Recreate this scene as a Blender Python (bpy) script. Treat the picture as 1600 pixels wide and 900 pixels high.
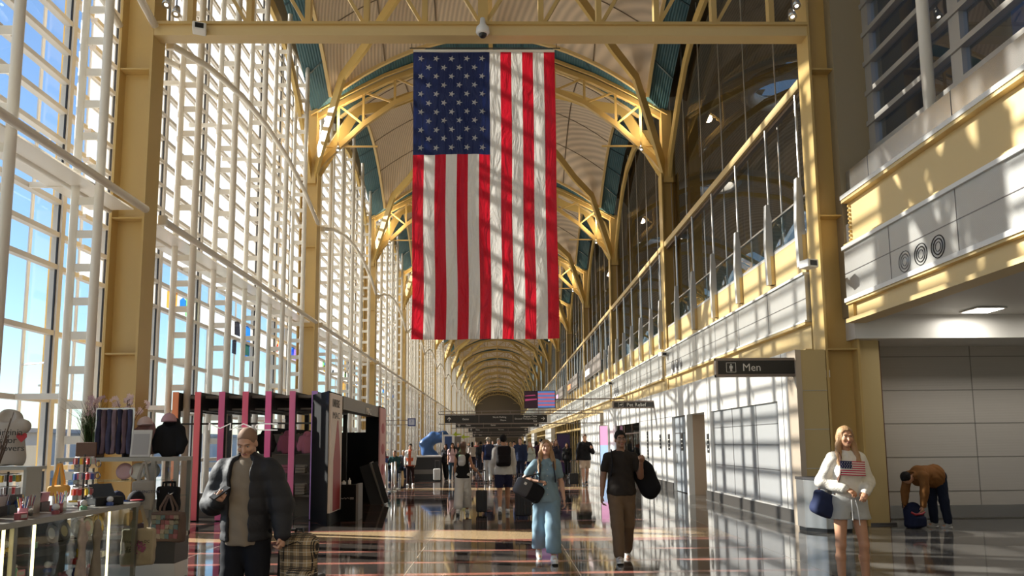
import bpy, bmesh, math, random
import numpy as np
from mathutils import Vector, Matrix
random.seed(7)
SC = bpy.context.scene
COL = SC.collection
for _o in list(bpy.data.objects): bpy.data.objects.remove(_o)
R = math.radians
# ---------------------------------------------------------------- camera
CAM_H = 1.63
_f = 1160.0; _pp = (800.0, 558.0)
_yaw = math.atan(21.2/1160); _pit = math.atan(134.8/1160*math.cos(_yaw)); _rol = R(.51)
_F = Vector((math.sin(_yaw)*math.cos(_pit), math.cos(_yaw)*math.cos(_pit), math.sin(_pit)))
_R0 = Vector((math.cos(_yaw), -math.sin(_yaw), 0)); _U0 = _R0.cross(_F)
_Rc = _R0*math.cos(_rol) - _U0*math.sin(_rol); _Uc = _R0*math.sin(_rol) + _U0*math.cos(_rol)
cd = bpy.data.cameras.new('camera'); cam = bpy.data.objects.new('camera', cd); COL.objects.link(cam)
cd.sensor_width = 36; cd.lens = _f*36/1600; cd.shift_y = (_pp[1]-450)/1600; cd.clip_end = 2000; cd.clip_start = .05
cam.matrix_world = Matrix(((_Rc.x, _Uc.x, -_F.x, 0), (_Rc.y, _Uc.y, -_F.y, 0), (_Rc.z, _Uc.z, -_F.z, CAM_H), (0, 0, 0, 1)))
SC.camera = cam
# ---------------------------------------------------------------- light
SC.view_settings.view_transform = 'Standard'; SC.view_settings.look = 'None'
SC.view_settings.gamma = 1.0; SC.view_settings.use_curve_mapping = False
SC.view_settings.exposure = 0.56
SUN = Vector((.844, -.283, -.456)).normalized()        # travel direction of the sunlight
sd = bpy.data.lights.new('sun', 'SUN'); sd.energy = 9.6; sd.angle = R(.6); sd.color = (1, .95, .86)
so = bpy.data.objects.new('sun', sd); COL.objects.link(so); so.rotation_euler = SUN.to_track_quat('-Z', 'Y').to_euler()
w = bpy.data.worlds.new('world'); SC.world = w; w.use_nodes = True
nt = w.node_tree; bg = nt.nodes['Background']
sky = nt.nodes.new('ShaderNodeTexSky'); sky.sky_type = 'NISHITA'; sky.sun_disc = False
sky.sun_elevation = R(27); sky.sun_rotation = R(-71.5); sky.air_density = 1.0; sky.dust_density = .3; sky.ozone_density = 2.0
tn = nt.nodes.new('ShaderNodeMix'); tn.data_type = 'RGBA'; tn.blend_type = 'MULTIPLY'; tn.inputs[0].default_value = 1; tn.inputs[7].default_value = (.84, .98, 1.10, 1)   # the phone's cool daylight balance
nt.links.new(sky.outputs[0], tn.inputs[6]); nt.links.new(tn.outputs[2], bg.inputs[0]); bg.inputs[1].default_value = 0.118
SC.cycles.max_bounces = 8; SC.cycles.diffuse_bounces = 6; SC.cycles.glossy_bounces = 4; SC.cycles.transparent_max_bounces = 24
SC.cycles.caustics_reflective = False; SC.cycles.caustics_refractive = False
SC.cycles.sample_clamp_indirect = 6
# ---------------------------------------------------------------- materials
MATS = {}
def mat(name, col=(.5,.5,.5), rough=.6, metal=0., bump=0., bscale=30., var=0., vscale=4., emit=None, estr=1., coat=0., spec=.5, sheen=0., trans=0.):
    if name in MATS: return MATS[name]
    m = bpy.data.materials.new(name); m.use_nodes = True; n = m.node_tree; b = n.nodes['Principled BSDF']
    b.inputs['Base Color'].default_value = (*col, 1); b.inputs['Roughness'].default_value = rough; b.inputs['Metallic'].default_value = metal
    b.inputs['Coat Weight'].default_value = coat; b.inputs['Specular IOR Level'].default_value = spec; b.inputs['Sheen Weight'].default_value = sheen
    if emit: b.inputs['Emission Color'].default_value = (*emit, 1); b.inputs['Emission Strength'].default_value = estr
    if bump or var:
        tc = n.nodes.new('ShaderNodeTexCoord'); nz = n.nodes.new('ShaderNodeTexNoise'); nz.inputs['Scale'].default_value = bscale; nz.inputs['Detail'].default_value = 4
        n.links.new(tc.outputs['Object'], nz.inputs['Vector'])
        if bump:
            bp = n.nodes.new('ShaderNodeBump'); bp.inputs['Strength'].default_value = bump; bp.inputs['Distance'].default_value = .01
            n.links.new(nz.outputs[0], bp.inputs['Height']); n.links.new(bp.outputs[0], b.inputs['Normal'])
        if var:
            nz2 = n.nodes.new('ShaderNodeTexNoise'); nz2.inputs['Scale'].default_value = vscale; nz2.inputs['Detail'].default_value = 3
            n.links.new(tc.outputs['Object'], nz2.inputs['Vector'])
            mx = n.nodes.new('ShaderNodeMix'); mx.data_type = 'RGBA'
            mx.inputs[6].default_value = (*[c*(1-var) for c in col], 1); mx.inputs[7].default_value = (*[min(1, c*(1+var)) for c in col], 1)
            n.links.new(nz2.outputs[0], mx.inputs[0]); n.links.new(mx.outputs[2], b.inputs['Base Color'])
    m.diffuse_color = (*col, 1)
    MATS[name] = m; return m
def nodes_of(m): return m.node_tree.nodes, m.node_tree.links, m.node_tree.nodes['Principled BSDF']
def glassmat(name, tint=(1,1,1), refl=.08, rcol=(1,1,1), rough=0., solid=None, sfac=0.):
    """A thin pane: transparent, with a clear reflection, and a share of tinted or fritted body."""
    m = bpy.data.materials.new(name); m.use_nodes = True; n = m.node_tree; n.nodes.clear()
    o = n.nodes.new('ShaderNodeOutputMaterial'); t = n.nodes.new('ShaderNodeBsdfTransparent'); g = n.nodes.new('ShaderNodeBsdfGlossy'); mx = n.nodes.new('ShaderNodeMixShader')
    t.inputs[0].default_value = (*tint, 1); g.inputs[0].default_value = (*rcol, 1); g.inputs['Roughness'].default_value = rough; mx.inputs[0].default_value = refl
    src = t
    if solid:
        tr = n.nodes.new('ShaderNodeBsdfTranslucent'); tr.inputs[0].default_value = (*solid, 1)
        df = n.nodes.new('ShaderNodeBsdfDiffuse'); df.inputs[0].default_value = (*solid, 1)
        ms = n.nodes.new('ShaderNodeMixShader'); ms.inputs[0].default_value = .3; n.links.new(tr.outputs[0], ms.inputs[1]); n.links.new(df.outputs[0], ms.inputs[2])
        m2 = n.nodes.new('ShaderNodeMixShader'); m2.inputs[0].default_value = sfac
        n.links.new(t.outputs[0], m2.inputs[1]); n.links.new(ms.outputs[0], m2.inputs[2]); src = m2
    n.links.new(src.outputs[0], mx.inputs[1]); n.links.new(g.outputs[0], mx.inputs[2]); n.links.new(mx.outputs[0], o.inputs[0])
    MATS[name] = m; return m
def ribbed(name, col, rough, scale, axis, depth=.3, metal=0., dark=.75, rot=None):
    """Paint over ribbed sheet: fine ribs in colour and relief along one axis."""
    m = mat(name, col, rough, metal); n, l, b = nodes_of(m)
    tc = n.new('ShaderNodeTexCoord'); wv = n.new('ShaderNodeTexWave'); wv.wave_type = 'BANDS'; wv.bands_direction = axis; wv.inputs['Scale'].default_value = scale
    l.new(tc.outputs['Object'], wv.inputs['Vector'])
    bp = n.new('ShaderNodeBump'); bp.inputs['Strength'].default_value = depth; bp.inputs['Distance'].default_value = .02
    l.new(wv.outputs['Fac'], bp.inputs['Height']); l.new(bp.outputs[0], b.inputs['Normal'])
    mx = n.new('ShaderNodeMix'); mx.data_type = 'RGBA'; mx.inputs[6].default_value = (*[c*dark for c in col], 1); mx.inputs[7].default_value = (*col, 1)
    l.new(wv.outputs['Fac'], mx.inputs[0]); l.new(mx.outputs[2], b.inputs['Base Color'])
    return m
# ---------------------------------------------------------------- mesh helpers
def link(o, parent=None):
    COL.objects.link(o)
    if parent is not None: o.parent = parent
    return o
def tag(o, label=None, cat=None, group=None, kind=None):
    if label: o['label'] = label
    if cat: o['category'] = cat
    if group: o['group'] = group
    if kind: o['kind'] = kind
    return o
def thing(name, label, cat, loc=(0,0,0), rz=0, group=None):
    o = bpy.data.objects.new(name, None); o.empty_display_size = .1; COL.objects.link(o)
    o.location = loc; o.rotation_euler = (0, 0, rz); return tag(o, label, cat, group)
class MB:
    def __init__(s): s.v = []; s.f = []; s.mi = []; s.m = []; s.cur = 0
    def use(s, m):
        if m not in s.m: s.m.append(m)
        s.cur = s.m.index(m); return s
    def add(s, vs, fs):
        o = len(s.v); s.v += [tuple(v) for v in vs]; s.f += [tuple(i+o for i in f) for f in fs]; s.mi += [s.cur]*len(fs); return s
    def box(s, x0, x1, y0, y1, z0, z1):
        return s.add([(x0,y0,z0),(x1,y0,z0),(x1,y1,z0),(x0,y1,z0),(x0,y0,z1),(x1,y0,z1),(x1,y1,z1),(x0,y1,z1)],
                     [(0,3,2,1),(4,5,6,7),(0,1,5,4),(1,2,6,5),(2,3,7,6),(3,0,4,7)])
    def cbox(s, c, h, M=None):
        vs = [Vector((sx*h[0], sy*h[1], sz*h[2])) for sz in (-1,1) for sx, sy in ((-1,-1),(1,-1),(1,1),(-1,1))]
        if M is not None: vs = [M @ v for v in vs]
        return s.add([v+Vector(c) for v in vs], [(0,3,2,1),(4,5,6,7),(0,1,5,4),(1,2,6,5),(2,3,7,6),(3,0,4,7)])
    def bar(s, a, b, w, h, up=(0,0,1)):
        """Rectangular bar from a to b: w across, h along the up side."""
        a = Vector(a); b = Vector(b); d = b-a; L = d.length; d.normalize(); u = Vector(up)
        x = d.cross(u)
        if x.length < 1e-4: x = d.cross(Vector((0,1,0)))
        x.normalize(); z = x.cross(d)
        vs = []
        for p in (a, b):
            for sx, sz in ((-1,-1),(1,-1),(1,1),(-1,1)): vs.append(p + x*(sx*w/2) + z*(sz*h/2))
        return s.add(vs, [(0,1,2,3),(7,6,5,4),(0,4,5,1),(1,5,6,2),(2,6,7,3),(3,7,4,0)])
    def poly(s, pts, w, h, up=(0,0,1)):
        """Bar swept along a polyline, mitred."""
        P = [Vector(p) for p in pts]; u = Vector(up); vs = []
        for i, p in enumerate(P):
            d = (P[min(i+1, len(P)-1)] - P[max(i-1, 0)])
            if 0 < i < len(P)-1: d = (P[i+1]-p).normalized() + (p-P[i-1]).normalized()
            d.normalize(); x = d.cross(u)
            if x.length < 1e-4: x = d.cross(Vector((0,1,0)))
            x.normalize(); z = x.cross(d)
            for sx, sz in ((-1,-1),(1,-1),(1,1),(-1,1)): vs.append(p + x*(sx*w/2) + z*(sz*h/2))
        n = len(P); fs = [(0,1,2,3), (4*n-1,4*n-2,4*n-3,4*n-4)]
        for i in range(n-1):
            for k in range(4): fs.append((4*i+k, 4*i+4+k, 4*i+4+(k+1)%4, 4*i+(k+1)%4))
        return s.add(vs, fs)
    def tube(s, pts, r, n=10, caps=True):
        P = [Vector(p) for p in pts]; rs = r if isinstance(r, (list, tuple)) else [r]*len(P); vs = []; up = None
        for i, p in enumerate(P):
            d = (P[min(i+1, len(P)-1)] - P[max(i-1, 0)]).normalized()
            if up is None: up = d.orthogonal().normalized()
            up = (up - d*up.dot(d)); up = up.normalized() if up.length > 1e-5 else d.orthogonal().normalized()
            q = d.cross(up)
            for k in range(n):
                a = 2*math.pi*k/n; vs.append(p + (up*math.cos(a) + q*math.sin(a))*rs[i])
        fs = [(i*n+k, i*n+(k+1)%n, (i+1)*n+(k+1)%n, (i+1)*n+k) for i in range(len(P)-1) for k in range(n)]
        if caps: fs += [tuple(range(n-1, -1, -1)), tuple((len(P)-1)*n+k for k in range(n))]
        return s.add(vs, fs)
    def ball(s, c, r, n=10, m=7):
        rr = r if isinstance(r, (list, tuple)) else (r, r, r); vs = []; fs = []
        for i in range(m+1):
            t = math.pi*i/m
            for k in range(n):
                a = 2*math.pi*k/n; vs.append((c[0]+rr[0]*math.sin(t)*math.cos(a), c[1]+rr[1]*math.sin(t)*math.sin(a), c[2]+rr[2]*math.cos(t)))
        for i in range(m):
            for k in range(n): fs.append((i*n+k, (i+1)*n+k, (i+1)*n+(k+1)%n, i*n+(k+1)%n))
        return s.add(vs, fs)
    def lathe(s, prof, c=(0,0,0), n=20, M=None):
        vs = []; fs = []
        for r_, z in prof:
            for k in range(n):
                a = 2*math.pi*k/n; v = Vector((r_*math.cos(a), r_*math.sin(a), z))
                if M is not None: v = M @ v
                vs.append(v+Vector(c))
        for i in range(len(prof)-1):
            for k in range(n): fs.append((i*n+k, i*n+(k+1)%n, (i+1)*n+(k+1)%n, (i+1)*n+k))
        return s.add(vs, fs)
    def quad(s, a, b, c, d): return s.add([a, b, c, d], [(0,1,2,3)])
    def ext(s, outline, origin, ux, uy, depth):
        """Extrude a 2D outline placed at origin with axes ux, uy; depth is along ux x uy."""
        ux = Vector(ux); uy = Vector(uy); o = Vector(origin); nn = ux.cross(uy).normalized()*depth; n = len(outline)
        vs = [o+ux*p[0]+uy*p[1] for p in outline] + [o+ux*p[0]+uy*p[1]+nn for p in outline]
        fs = [tuple(range(n-1, -1, -1)), tuple(range(n, 2*n))] + [(i, (i+1)%n, (i+1)%n+n, i+n) for i in range(n)]
        return s.add(vs, fs)
    def build(s, name, m=None, parent=None, smooth=False, bevel=0):
        me = bpy.data.meshes.new(name); me.from_pydata(s.v, [], s.f)
        ms = s.m if s.m else [m]
        if m is not None and s.m and m not in s.m: pass
        for q in ms: me.materials.append(q)
        if s.m: me.polygons.foreach_set('material_index', s.mi)
        if smooth: me.polygons.foreach_set('use_smooth', [True]*len(me.polygons))
        me.update(); o = bpy.data.objects.new(name, me)
        if bevel:
            md = o.modifiers.new('edge', 'BEVEL'); md.width = bevel; md.segments = 2; md.limit_method = 'ANGLE'
        return link(o, parent)
def copy_tree(o, parent=None):
    c = o.copy(); COL.objects.link(c)
    if parent is not None: c.parent = parent
    for ch in [x for x in list(o.children)]: copy_tree(ch, c)
    return c
def text(name, s, size, m, loc, rot, parent=None, ext=.004, align='LEFT', sx=1.):
    cu = bpy.data.curves.new(name, 'FONT'); cu.body = s; cu.size = size; cu.extrude = ext; cu.align_x = align; cu.resolution_u = 2
    t = bpy.data.objects.new(name, cu); me = bpy.data.meshes.new_from_object(t); bpy.data.objects.remove(t)
    me.materials.clear(); me.materials.append(m); o = bpy.data.objects.new(name, me)
    o.location = loc; o.rotation_euler = rot; o.scale = (sx, 1, 1); return link(o, parent)
FACE = (R(90), 0, 0)             # text standing upright and read from the camera's side
ORD = 'first second third fourth fifth sixth seventh eighth ninth tenth eleventh twelfth thirteenth fourteenth fifteenth sixteenth seventeenth eighteenth'.split()
# ---------------------------------------------------------------- palette
YEL = mat('yellow_paint', (.56, .39, .145), .38, var=.06, vscale=1.5)
YEL2 = mat('yellow_paint_light', (.66, .50, .24), .42)
CREAM = mat('cream_paint', (.80, .76, .68), .32)
MULL = mat('mullion_paint', (.66, .61, .55), .4)
GASK = mat('black_gasket', (.02, .02, .025), .5)
TEAL = ribbed('teal_sheet', (.045, .12, .15), .4, 3.2, 'X', .5)
SHELL = ribbed('ceiling_sheet', (.68, .57, .44), .7, 3.0, 'DIAGONAL', .35, dark=.72)
SILV = mat('silver_panel', (.58, .58, .56), .34, .55, var=.04)
STEEL = mat('brushed_steel', (.55, .54, .52), .28, .9)
DSTEEL = mat('dark_steel', (.16, .15, .15), .35, .8)
WHITE = mat('white_panel', (.74, .73, .70), .35)
WHITEP = mat('white_plastic', (.78, .78, .76), .4)
BLACK = mat('black_plastic', (.012, .012, .013), .35)
BLKM = mat('matt_black', (.02, .02, .021), .6)
BRONZE = mat('bronze_frame', (.16, .12, .09), .35, .7)
LAMPW = mat('lamp_glow', (1, 1, 1), .5, emit=(1, .93, .8), estr=6)
PANE = glassmat('clear_pane', (.93, .96, .97), .05)
FRIT = glassmat('fritted_pane', (.96, .97, .96), .05, solid=(.80, .77, .70), sfac=.42)
# ================================================================ THE HALL
GX0 = -8.35; BAY = 13.6; Y0 = 14.6; XL = -7.3; XR = 6.75; XC = (XL+XR)/2; NB = 15
ycol = lambda k: Y0 + (k-1)*BAY            # column line k = 1, 2, ...
# ---- floor: polished terrazzo with inlaid bands
def floor():
    base = mat('terrazzo_brown', (.05, .04, .035), .05, spec=.6)
    n, l, b = nodes_of(base)
    def speck(m, c1, c2, sc=90):
        n, l, b = nodes_of(m); tc = n.new('ShaderNodeTexCoord'); vo = n.new('ShaderNodeTexVoronoi'); vo.inputs['Scale'].default_value = sc
        l.new(tc.outputs['Object'], vo.inputs['Vector']); cr = n.new('ShaderNodeValToRGB')
        cr.color_ramp.elements[0].color = (*c1, 1); cr.color_ramp.elements[1].color = (*c2, 1)
        l.new(vo.outputs['Color'], cr.inputs[0]); l.new(cr.outputs[0], b.inputs['Base Color'])
        nz = n.new('ShaderNodeTexNoise'); nz.inputs['Scale'].default_value = 1.3; l.new(tc.outputs['Object'], nz.inputs['Vector'])
        bp = n.new('ShaderNodeBump'); bp.inputs['Strength'].default_value = .12; bp.inputs['Distance'].default_value = .004; l.new(nz.outputs[0], bp.inputs['Height']); l.new(bp.outputs[0], b.inputs['Normal'])
    speck(base, (.03, .025, .022), (.075, .062, .054))
    tan = mat('terrazzo_tan', (.5, .36, .2), .09, spec=.7); speck(tan, (.42, .29, .15), (.62, .45, .27))
    pink = mat('terrazzo_pink', (.36, .14, .11), .09, spec=.7); speck(pink, (.30, .10, .08), (.44, .19, .14))
    grey = mat('terrazzo_grey', (.13, .125, .115), .07, spec=.7); speck(grey, (.09, .085, .08), (.19, .18, .165))
    joint = mat('terrazzo_joint', (.42, .36, .28), .2)
    ys = [(-6, None)]
    cuts = []                                   # (y0, y1, material)
    for k in range(-1, NB+1):
        o = Y0 + (k)*BAY
        for a, c, m in ((1.32,1.47,pink),(3.68,3.84,pink),(5.85,6.0,pink),(8.55,8.7,pink),(9.5,9.65,pink),(10.62,10.76,pink),(11.68,12.02,pink),(12.02,13.35,tan),(13.35,13.5,pink)):
            cuts.append((o+a, o+c, m))
    cuts = [c for c in cuts if c[0] > -5 and c[1] < 232]
    rows = []; y = -6.
    for a, c, m in cuts:
        if a > y + 1e-4: rows.append((y, a, None))
        rows.append((a, c, m)); y = c
    rows.append((y, 232, None))
    xj = [-4.6, -1.2, 1.0, 4.07]
    xs = [-9.2]
    for q in xj: xs += [q-.006, q+.006]
    xs += [14.5]
    mb = MB()
    for a, c, m in rows:
        # long plain strips get a grey field alternately with the brown one
        for i in range(len(xs)-1):
            x0, x1 = xs[i], xs[i+1]
            if i % 2 == 1: mm = joint
            elif x0 >= 4.0: mm = grey
            elif m is not None: mm = m
            else: mm = base
            mb.use(mm); mb.quad((x0,a,0),(x1,a,0),(x1,c,0),(x0,c,0))
    f = mb.build('floor'); tag(f, kind='structure')
    return f
floor()
# ---- apron outside and the far terminal beyond it
ap = MB().box(-260, -9.2, -60, 420, -4.6, -4.5).build('ground', mat('apron_concrete', (.42, .41, .39), .8, var=.1, vscale=.05)); tag(ap, kind='structure')
# ---- columns with their branches
def arch_pts(side_len, zs):  # polygonal half-arch, distances measured from the column
    return zs
AD = [(0, 12.0), (.65, 13.0), (2.0, 15.45), (3.4, 16.1), (4.6, 16.9), (7.0, 18.2), (9.6, 18.7)]
AR = [(0, 12.0), (.55, 12.8), (1.95, 14.2), (3.15, 15.1), (4.6, 15.75), (6.8, 16.0)]       # lower chord and branches
AT = [(0, 14.4), (1.4, 15.25), (2.8, 16.0), (4.4, 16.65), (6.8, 17.0)]                       # upper chord
def column(k, side):
    y = ycol(k); x = XL if side < 0 else XR; s = -side          # s points into the hall
    where = 'along the window wall' if side < 0 else 'along the shop wall'
    t = thing('steel_column', f'yellow branching steel column, {ORD[k-1]} one down the hall {where}', 'column', (x, y, 0), 0, 'branching columns '+where)
    mb = MB(); Hc = 12.1 if k > 1 else 14.0
    z0 = 0 if side < 0 else 0
    D = .34; W = .27                                            # I-section: flanges face across the hall
    mb.box(-D, -D+.045, -W, W, z0, Hc); mb.box(D-.045, D, -W, W, z0, Hc); mb.box(-D+.045, D-.045, -.02, .02, z0, Hc)
    for z in (3.4, 6.1, 9.2): mb.box(-D+.045, D-.045, -W+.02, -.02, z, z+.03)
    mb.build('shaft', YEL, t)
    if side < 0: MB().box(-.42, .42, -.3, .3, 0, .16).build('base_plate', DSTEEL, t)
    MB().box(-.24, .24, -.20, .20, Hc-.35, 14.7).build('capital', YEL, t)
    br = mat('branch_paint', (.60, .43, .15), .42)
    X = (XR-XL)/2*1.0
    def branch(dx, dy, prof, f=1.):
        pts = [(dx*a*f + (.12*dx if i == 0 else 0), dy*a*f, z) for i, (a, z) in enumerate(prof)]
        m_ = MB(); up = (-dy, dx, 0)
        m_.poly(pts, .42, .12, up); return m_.build('branch', br, t)
    for dy in (-1, 1):
        if k == 1 and dy == -1: continue
        branch(0, dy, AR)                                       # along the wall, each to mid bay
        q = math.atan2(BAY/2, X)
        branch(s*math.cos(q), dy*math.sin(q), AD, math.hypot(X, BAY/2)/9.62)
    return t
for k in range(1, NB+2):
    for side in (-1, 1):
        column(k, side)
# ---- truss arches across the hall on every column line
def cross_arch(k):
    y = ycol(k)
    t = thing('roof_arch', f'yellow trussed arch across the hall over the {ORD[k-1]} pair of columns', 'arch', (XC, y, 0), 0, 'trussed roof arches')
    hw = (XR-XL)/2; f = hw/6.8
    lo = [(-hw+a*f, 0, z) for a, z in AR]; lo += [(-p[0], 0, p[2]) for p in reversed(lo[:-1])]
    up = [(-hw+a*f, 0, z) for a, z in AT]; up += [(-p[0], 0, p[2]) for p in reversed(up[:-1])]
    MB().poly(lo, .16, .2).build('lower_chord', YEL, t)
    m_ = MB(); m_.poly(up, .16, .2); m_.poly([(p[0], -.32, p[2]+.1) for p in up], .08, .12); m_.poly([(p[0], .32, p[2]+.1) for p in up], .08, .12); m_.build('upper_chord', YEL, t)
    import bisect
    def zat(P, x):
        for a, b in zip(P, P[1:]):
            if a[0] <= x <= b[0]: return a[2]+(b[2]-a[2])*(x-a[0])/(b[0]-a[0])
    wb = MB(); xs = [-hw+f*a for a in (1.0, 1.95, 3.15, 4.3, 5.5, 6.8)]; xs += [-x for x in reversed(xs[:-1])]
    for i, x in enumerate(xs):
        wb.bar((x, 0, zat(lo, x)), (x, 0, zat(up, x)), .09, .09, (0,1,0))
        if i+1 < len(xs):
            x2 = xs[i+1]
            if x < 0: wb.bar((x, 0, zat(up, x)), (x2, 0, zat(lo, x2)), .07, .07, (0,1,0))
            else: wb.bar((x, 0, zat(lo, x)), (x2, 0, zat(up, x2)), .07, .07, (0,1,0))
    wb.bar((-hw+.2, 0, 13.3), (hw*-1+2.6, 0, 13.3), .06, .06, (0,1,0)); wb.bar((hw-.2, 0, 13.3), (hw-2.6, 0, 13.3), .06, .06, (0,1,0))
    wb.build('web', YEL, t)
    return t
for k in range(2, NB+2): cross_arch(k)
# ---- ceiling domes: one ribbed shallow dome per bay with teal strips round it
IN = .87
def shell_z(u, v): return 15.1 + 2.35*((1-u*u) + (1-v*v))*.98 - .15*(u*v)**2
def dome(k):
    yc = ycol(k)+BAY/2; hw = (XR-XL)/2; hb = BAY/2; N = 20
    mb = MB(); vs = []; fs = []
    for j in range(N+1):
        for i in range(N+1):
            u = -1+2*i/N; v = -1+2*j/N; vs.append((XC+u*hw*IN, yc+v*hb*IN, shell_z(u, v)))
    for j in range(N):
        for i in range(N):
            a = j*(N+1)+i; fs.append((a, a+N+1, a+N+2, a+1))
    mb.add(vs, fs); o = mb.build('ceiling', SHELL, smooth=True); tag(o, kind='structure')
    seam = MB()
    for q in (-.66, -.33, 0, .33, .66):                          # panel seams of the dome, in dark brown
        for e in (0, 1):
            pts = []
            for i in range(N+1):
                w_ = -1+2*i/N; u, v = (q, w_) if e else (w_, q)
                pts.append((XC+u*hw*IN, yc+v*hb*IN, shell_z(u, v)-.02))
            seam.poly(pts, .05, .03) if (e or q == 0) else seam.poly(pts, .035, .02)
    seam.build('ceiling_seams', mat('seam_brown', (.16, .12, .08), .8), o)
    tl = MB(); tf = MB(); th = MB()
    def topz(a): 
        a = abs(a); d = (1-a)*6.8
        for (p, zp), (q, zq) in zip(AT, AT[1:]):
            if p <= d <= q+1e-6: return zp+(zq-zp)*(d-p)/(q-p)+.15
        return 17.1
    for side in range(4):
        inner = []; outer = []
        for i in range(N+1):
            w_ = -1+2*i/N
            if side == 0: a = (w_, -1)
            elif side == 1: a = (w_, 1)
            elif side == 2: a = (-1, w_)
            else: a = (1, w_)
            inner.append((XC+a[0]*hw*IN, yc+a[1]*hb*IN, shell_z(*a)))
            outer.append((XC+a[0]*hw*.995, yc+a[1]*hb*.985, topz(w_)))
        for i in range(N):
            tl.quad(inner[i], inner[i+1], outer[i+1], outer[i])
        tf.poly(inner, .12, .16)
        for i in range(2, N-1, 2):
            th.bar(inner[i], outer[i], .05, .05)
    tl.build('teal_panel', TEAL, o); tf.build('edge_trim', YEL2, o); th.build('purlin', mat('teal_rib', (.03, .07, .09), .4), o)
for k in range(0, NB+1): dome(k)
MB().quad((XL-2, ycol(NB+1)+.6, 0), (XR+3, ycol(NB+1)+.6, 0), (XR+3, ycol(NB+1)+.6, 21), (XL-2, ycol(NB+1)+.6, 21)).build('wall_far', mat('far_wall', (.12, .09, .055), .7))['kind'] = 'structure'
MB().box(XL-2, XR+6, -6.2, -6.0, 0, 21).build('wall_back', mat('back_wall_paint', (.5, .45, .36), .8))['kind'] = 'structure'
rf = MB(); rf.box(XL-2.2, XR+1.2, -6.2, 232, 21.0, 21.2); rf = rf.build('roof', mat('roof_deck', (.35, .3, .22), .8)); tag(rf, kind='structure')
MB().box(GX0-.1, GX0+.1, -6, 232, 17.65, 21).build('wall_left_top', mat('roof_deck'))['kind'] = 'structure'
MB().box(6.86, 7.6, -6, 232, 17.2, 21).build('wall_right_top', mat('roof_deck'))['kind'] = 'structure'
# ---- ridge strut and crossbeam truss on column line 1
rg = MB(); rg.bar((XC+.05, Y0-.2, 17.3), (XC+.05, ycol(NB+1), 17.3), .16, .26)
rg = tag(rg.build('ridge_beam', YEL), 'long yellow ridge beam running down the middle of the vaults', 'beam')
def crossbeam():
    t = thing('truss_beam', 'yellow steel truss beam spanning the hall above the flag', 'beam', (0, Y0-.1, 0))
    MB().box(XL+.33, XR-.33, -.16, .16, 9.93, 10.14).build('bottom_chord', YEL2, t)
    MB().box(XL+.33, XR-.33, -.22, -.04, 10.14, 10.2).build('conduit_tray', YEL, t)
    MB().box(XL+.33, XR-.33, -.14, .14, 12.3, 12.52).build('top_chord', YEL2, t)
    xs = [XC+1.2*i for i in range(-5, 6)]
    for i, x in enumerate(xs):
        MB().box(x-(.10 if i == 5 else .055), x+(.10 if i == 5 else .055), -.09, .09, 10.14, 12.3).build('post', YEL, t)
        if i < 5: MB().bar((x, 0, 12.3), (x+1.2, 0, 10.16), .07, .09, (0,1,0)).build('diagonal', YEL, t)
        elif i < 10: MB().bar((x, 0, 10.16), (x+1.2, 0, 12.3), .07, .09, (0,1,0)).build('diagonal', YEL, t)
    return t
crossbeam()
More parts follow.
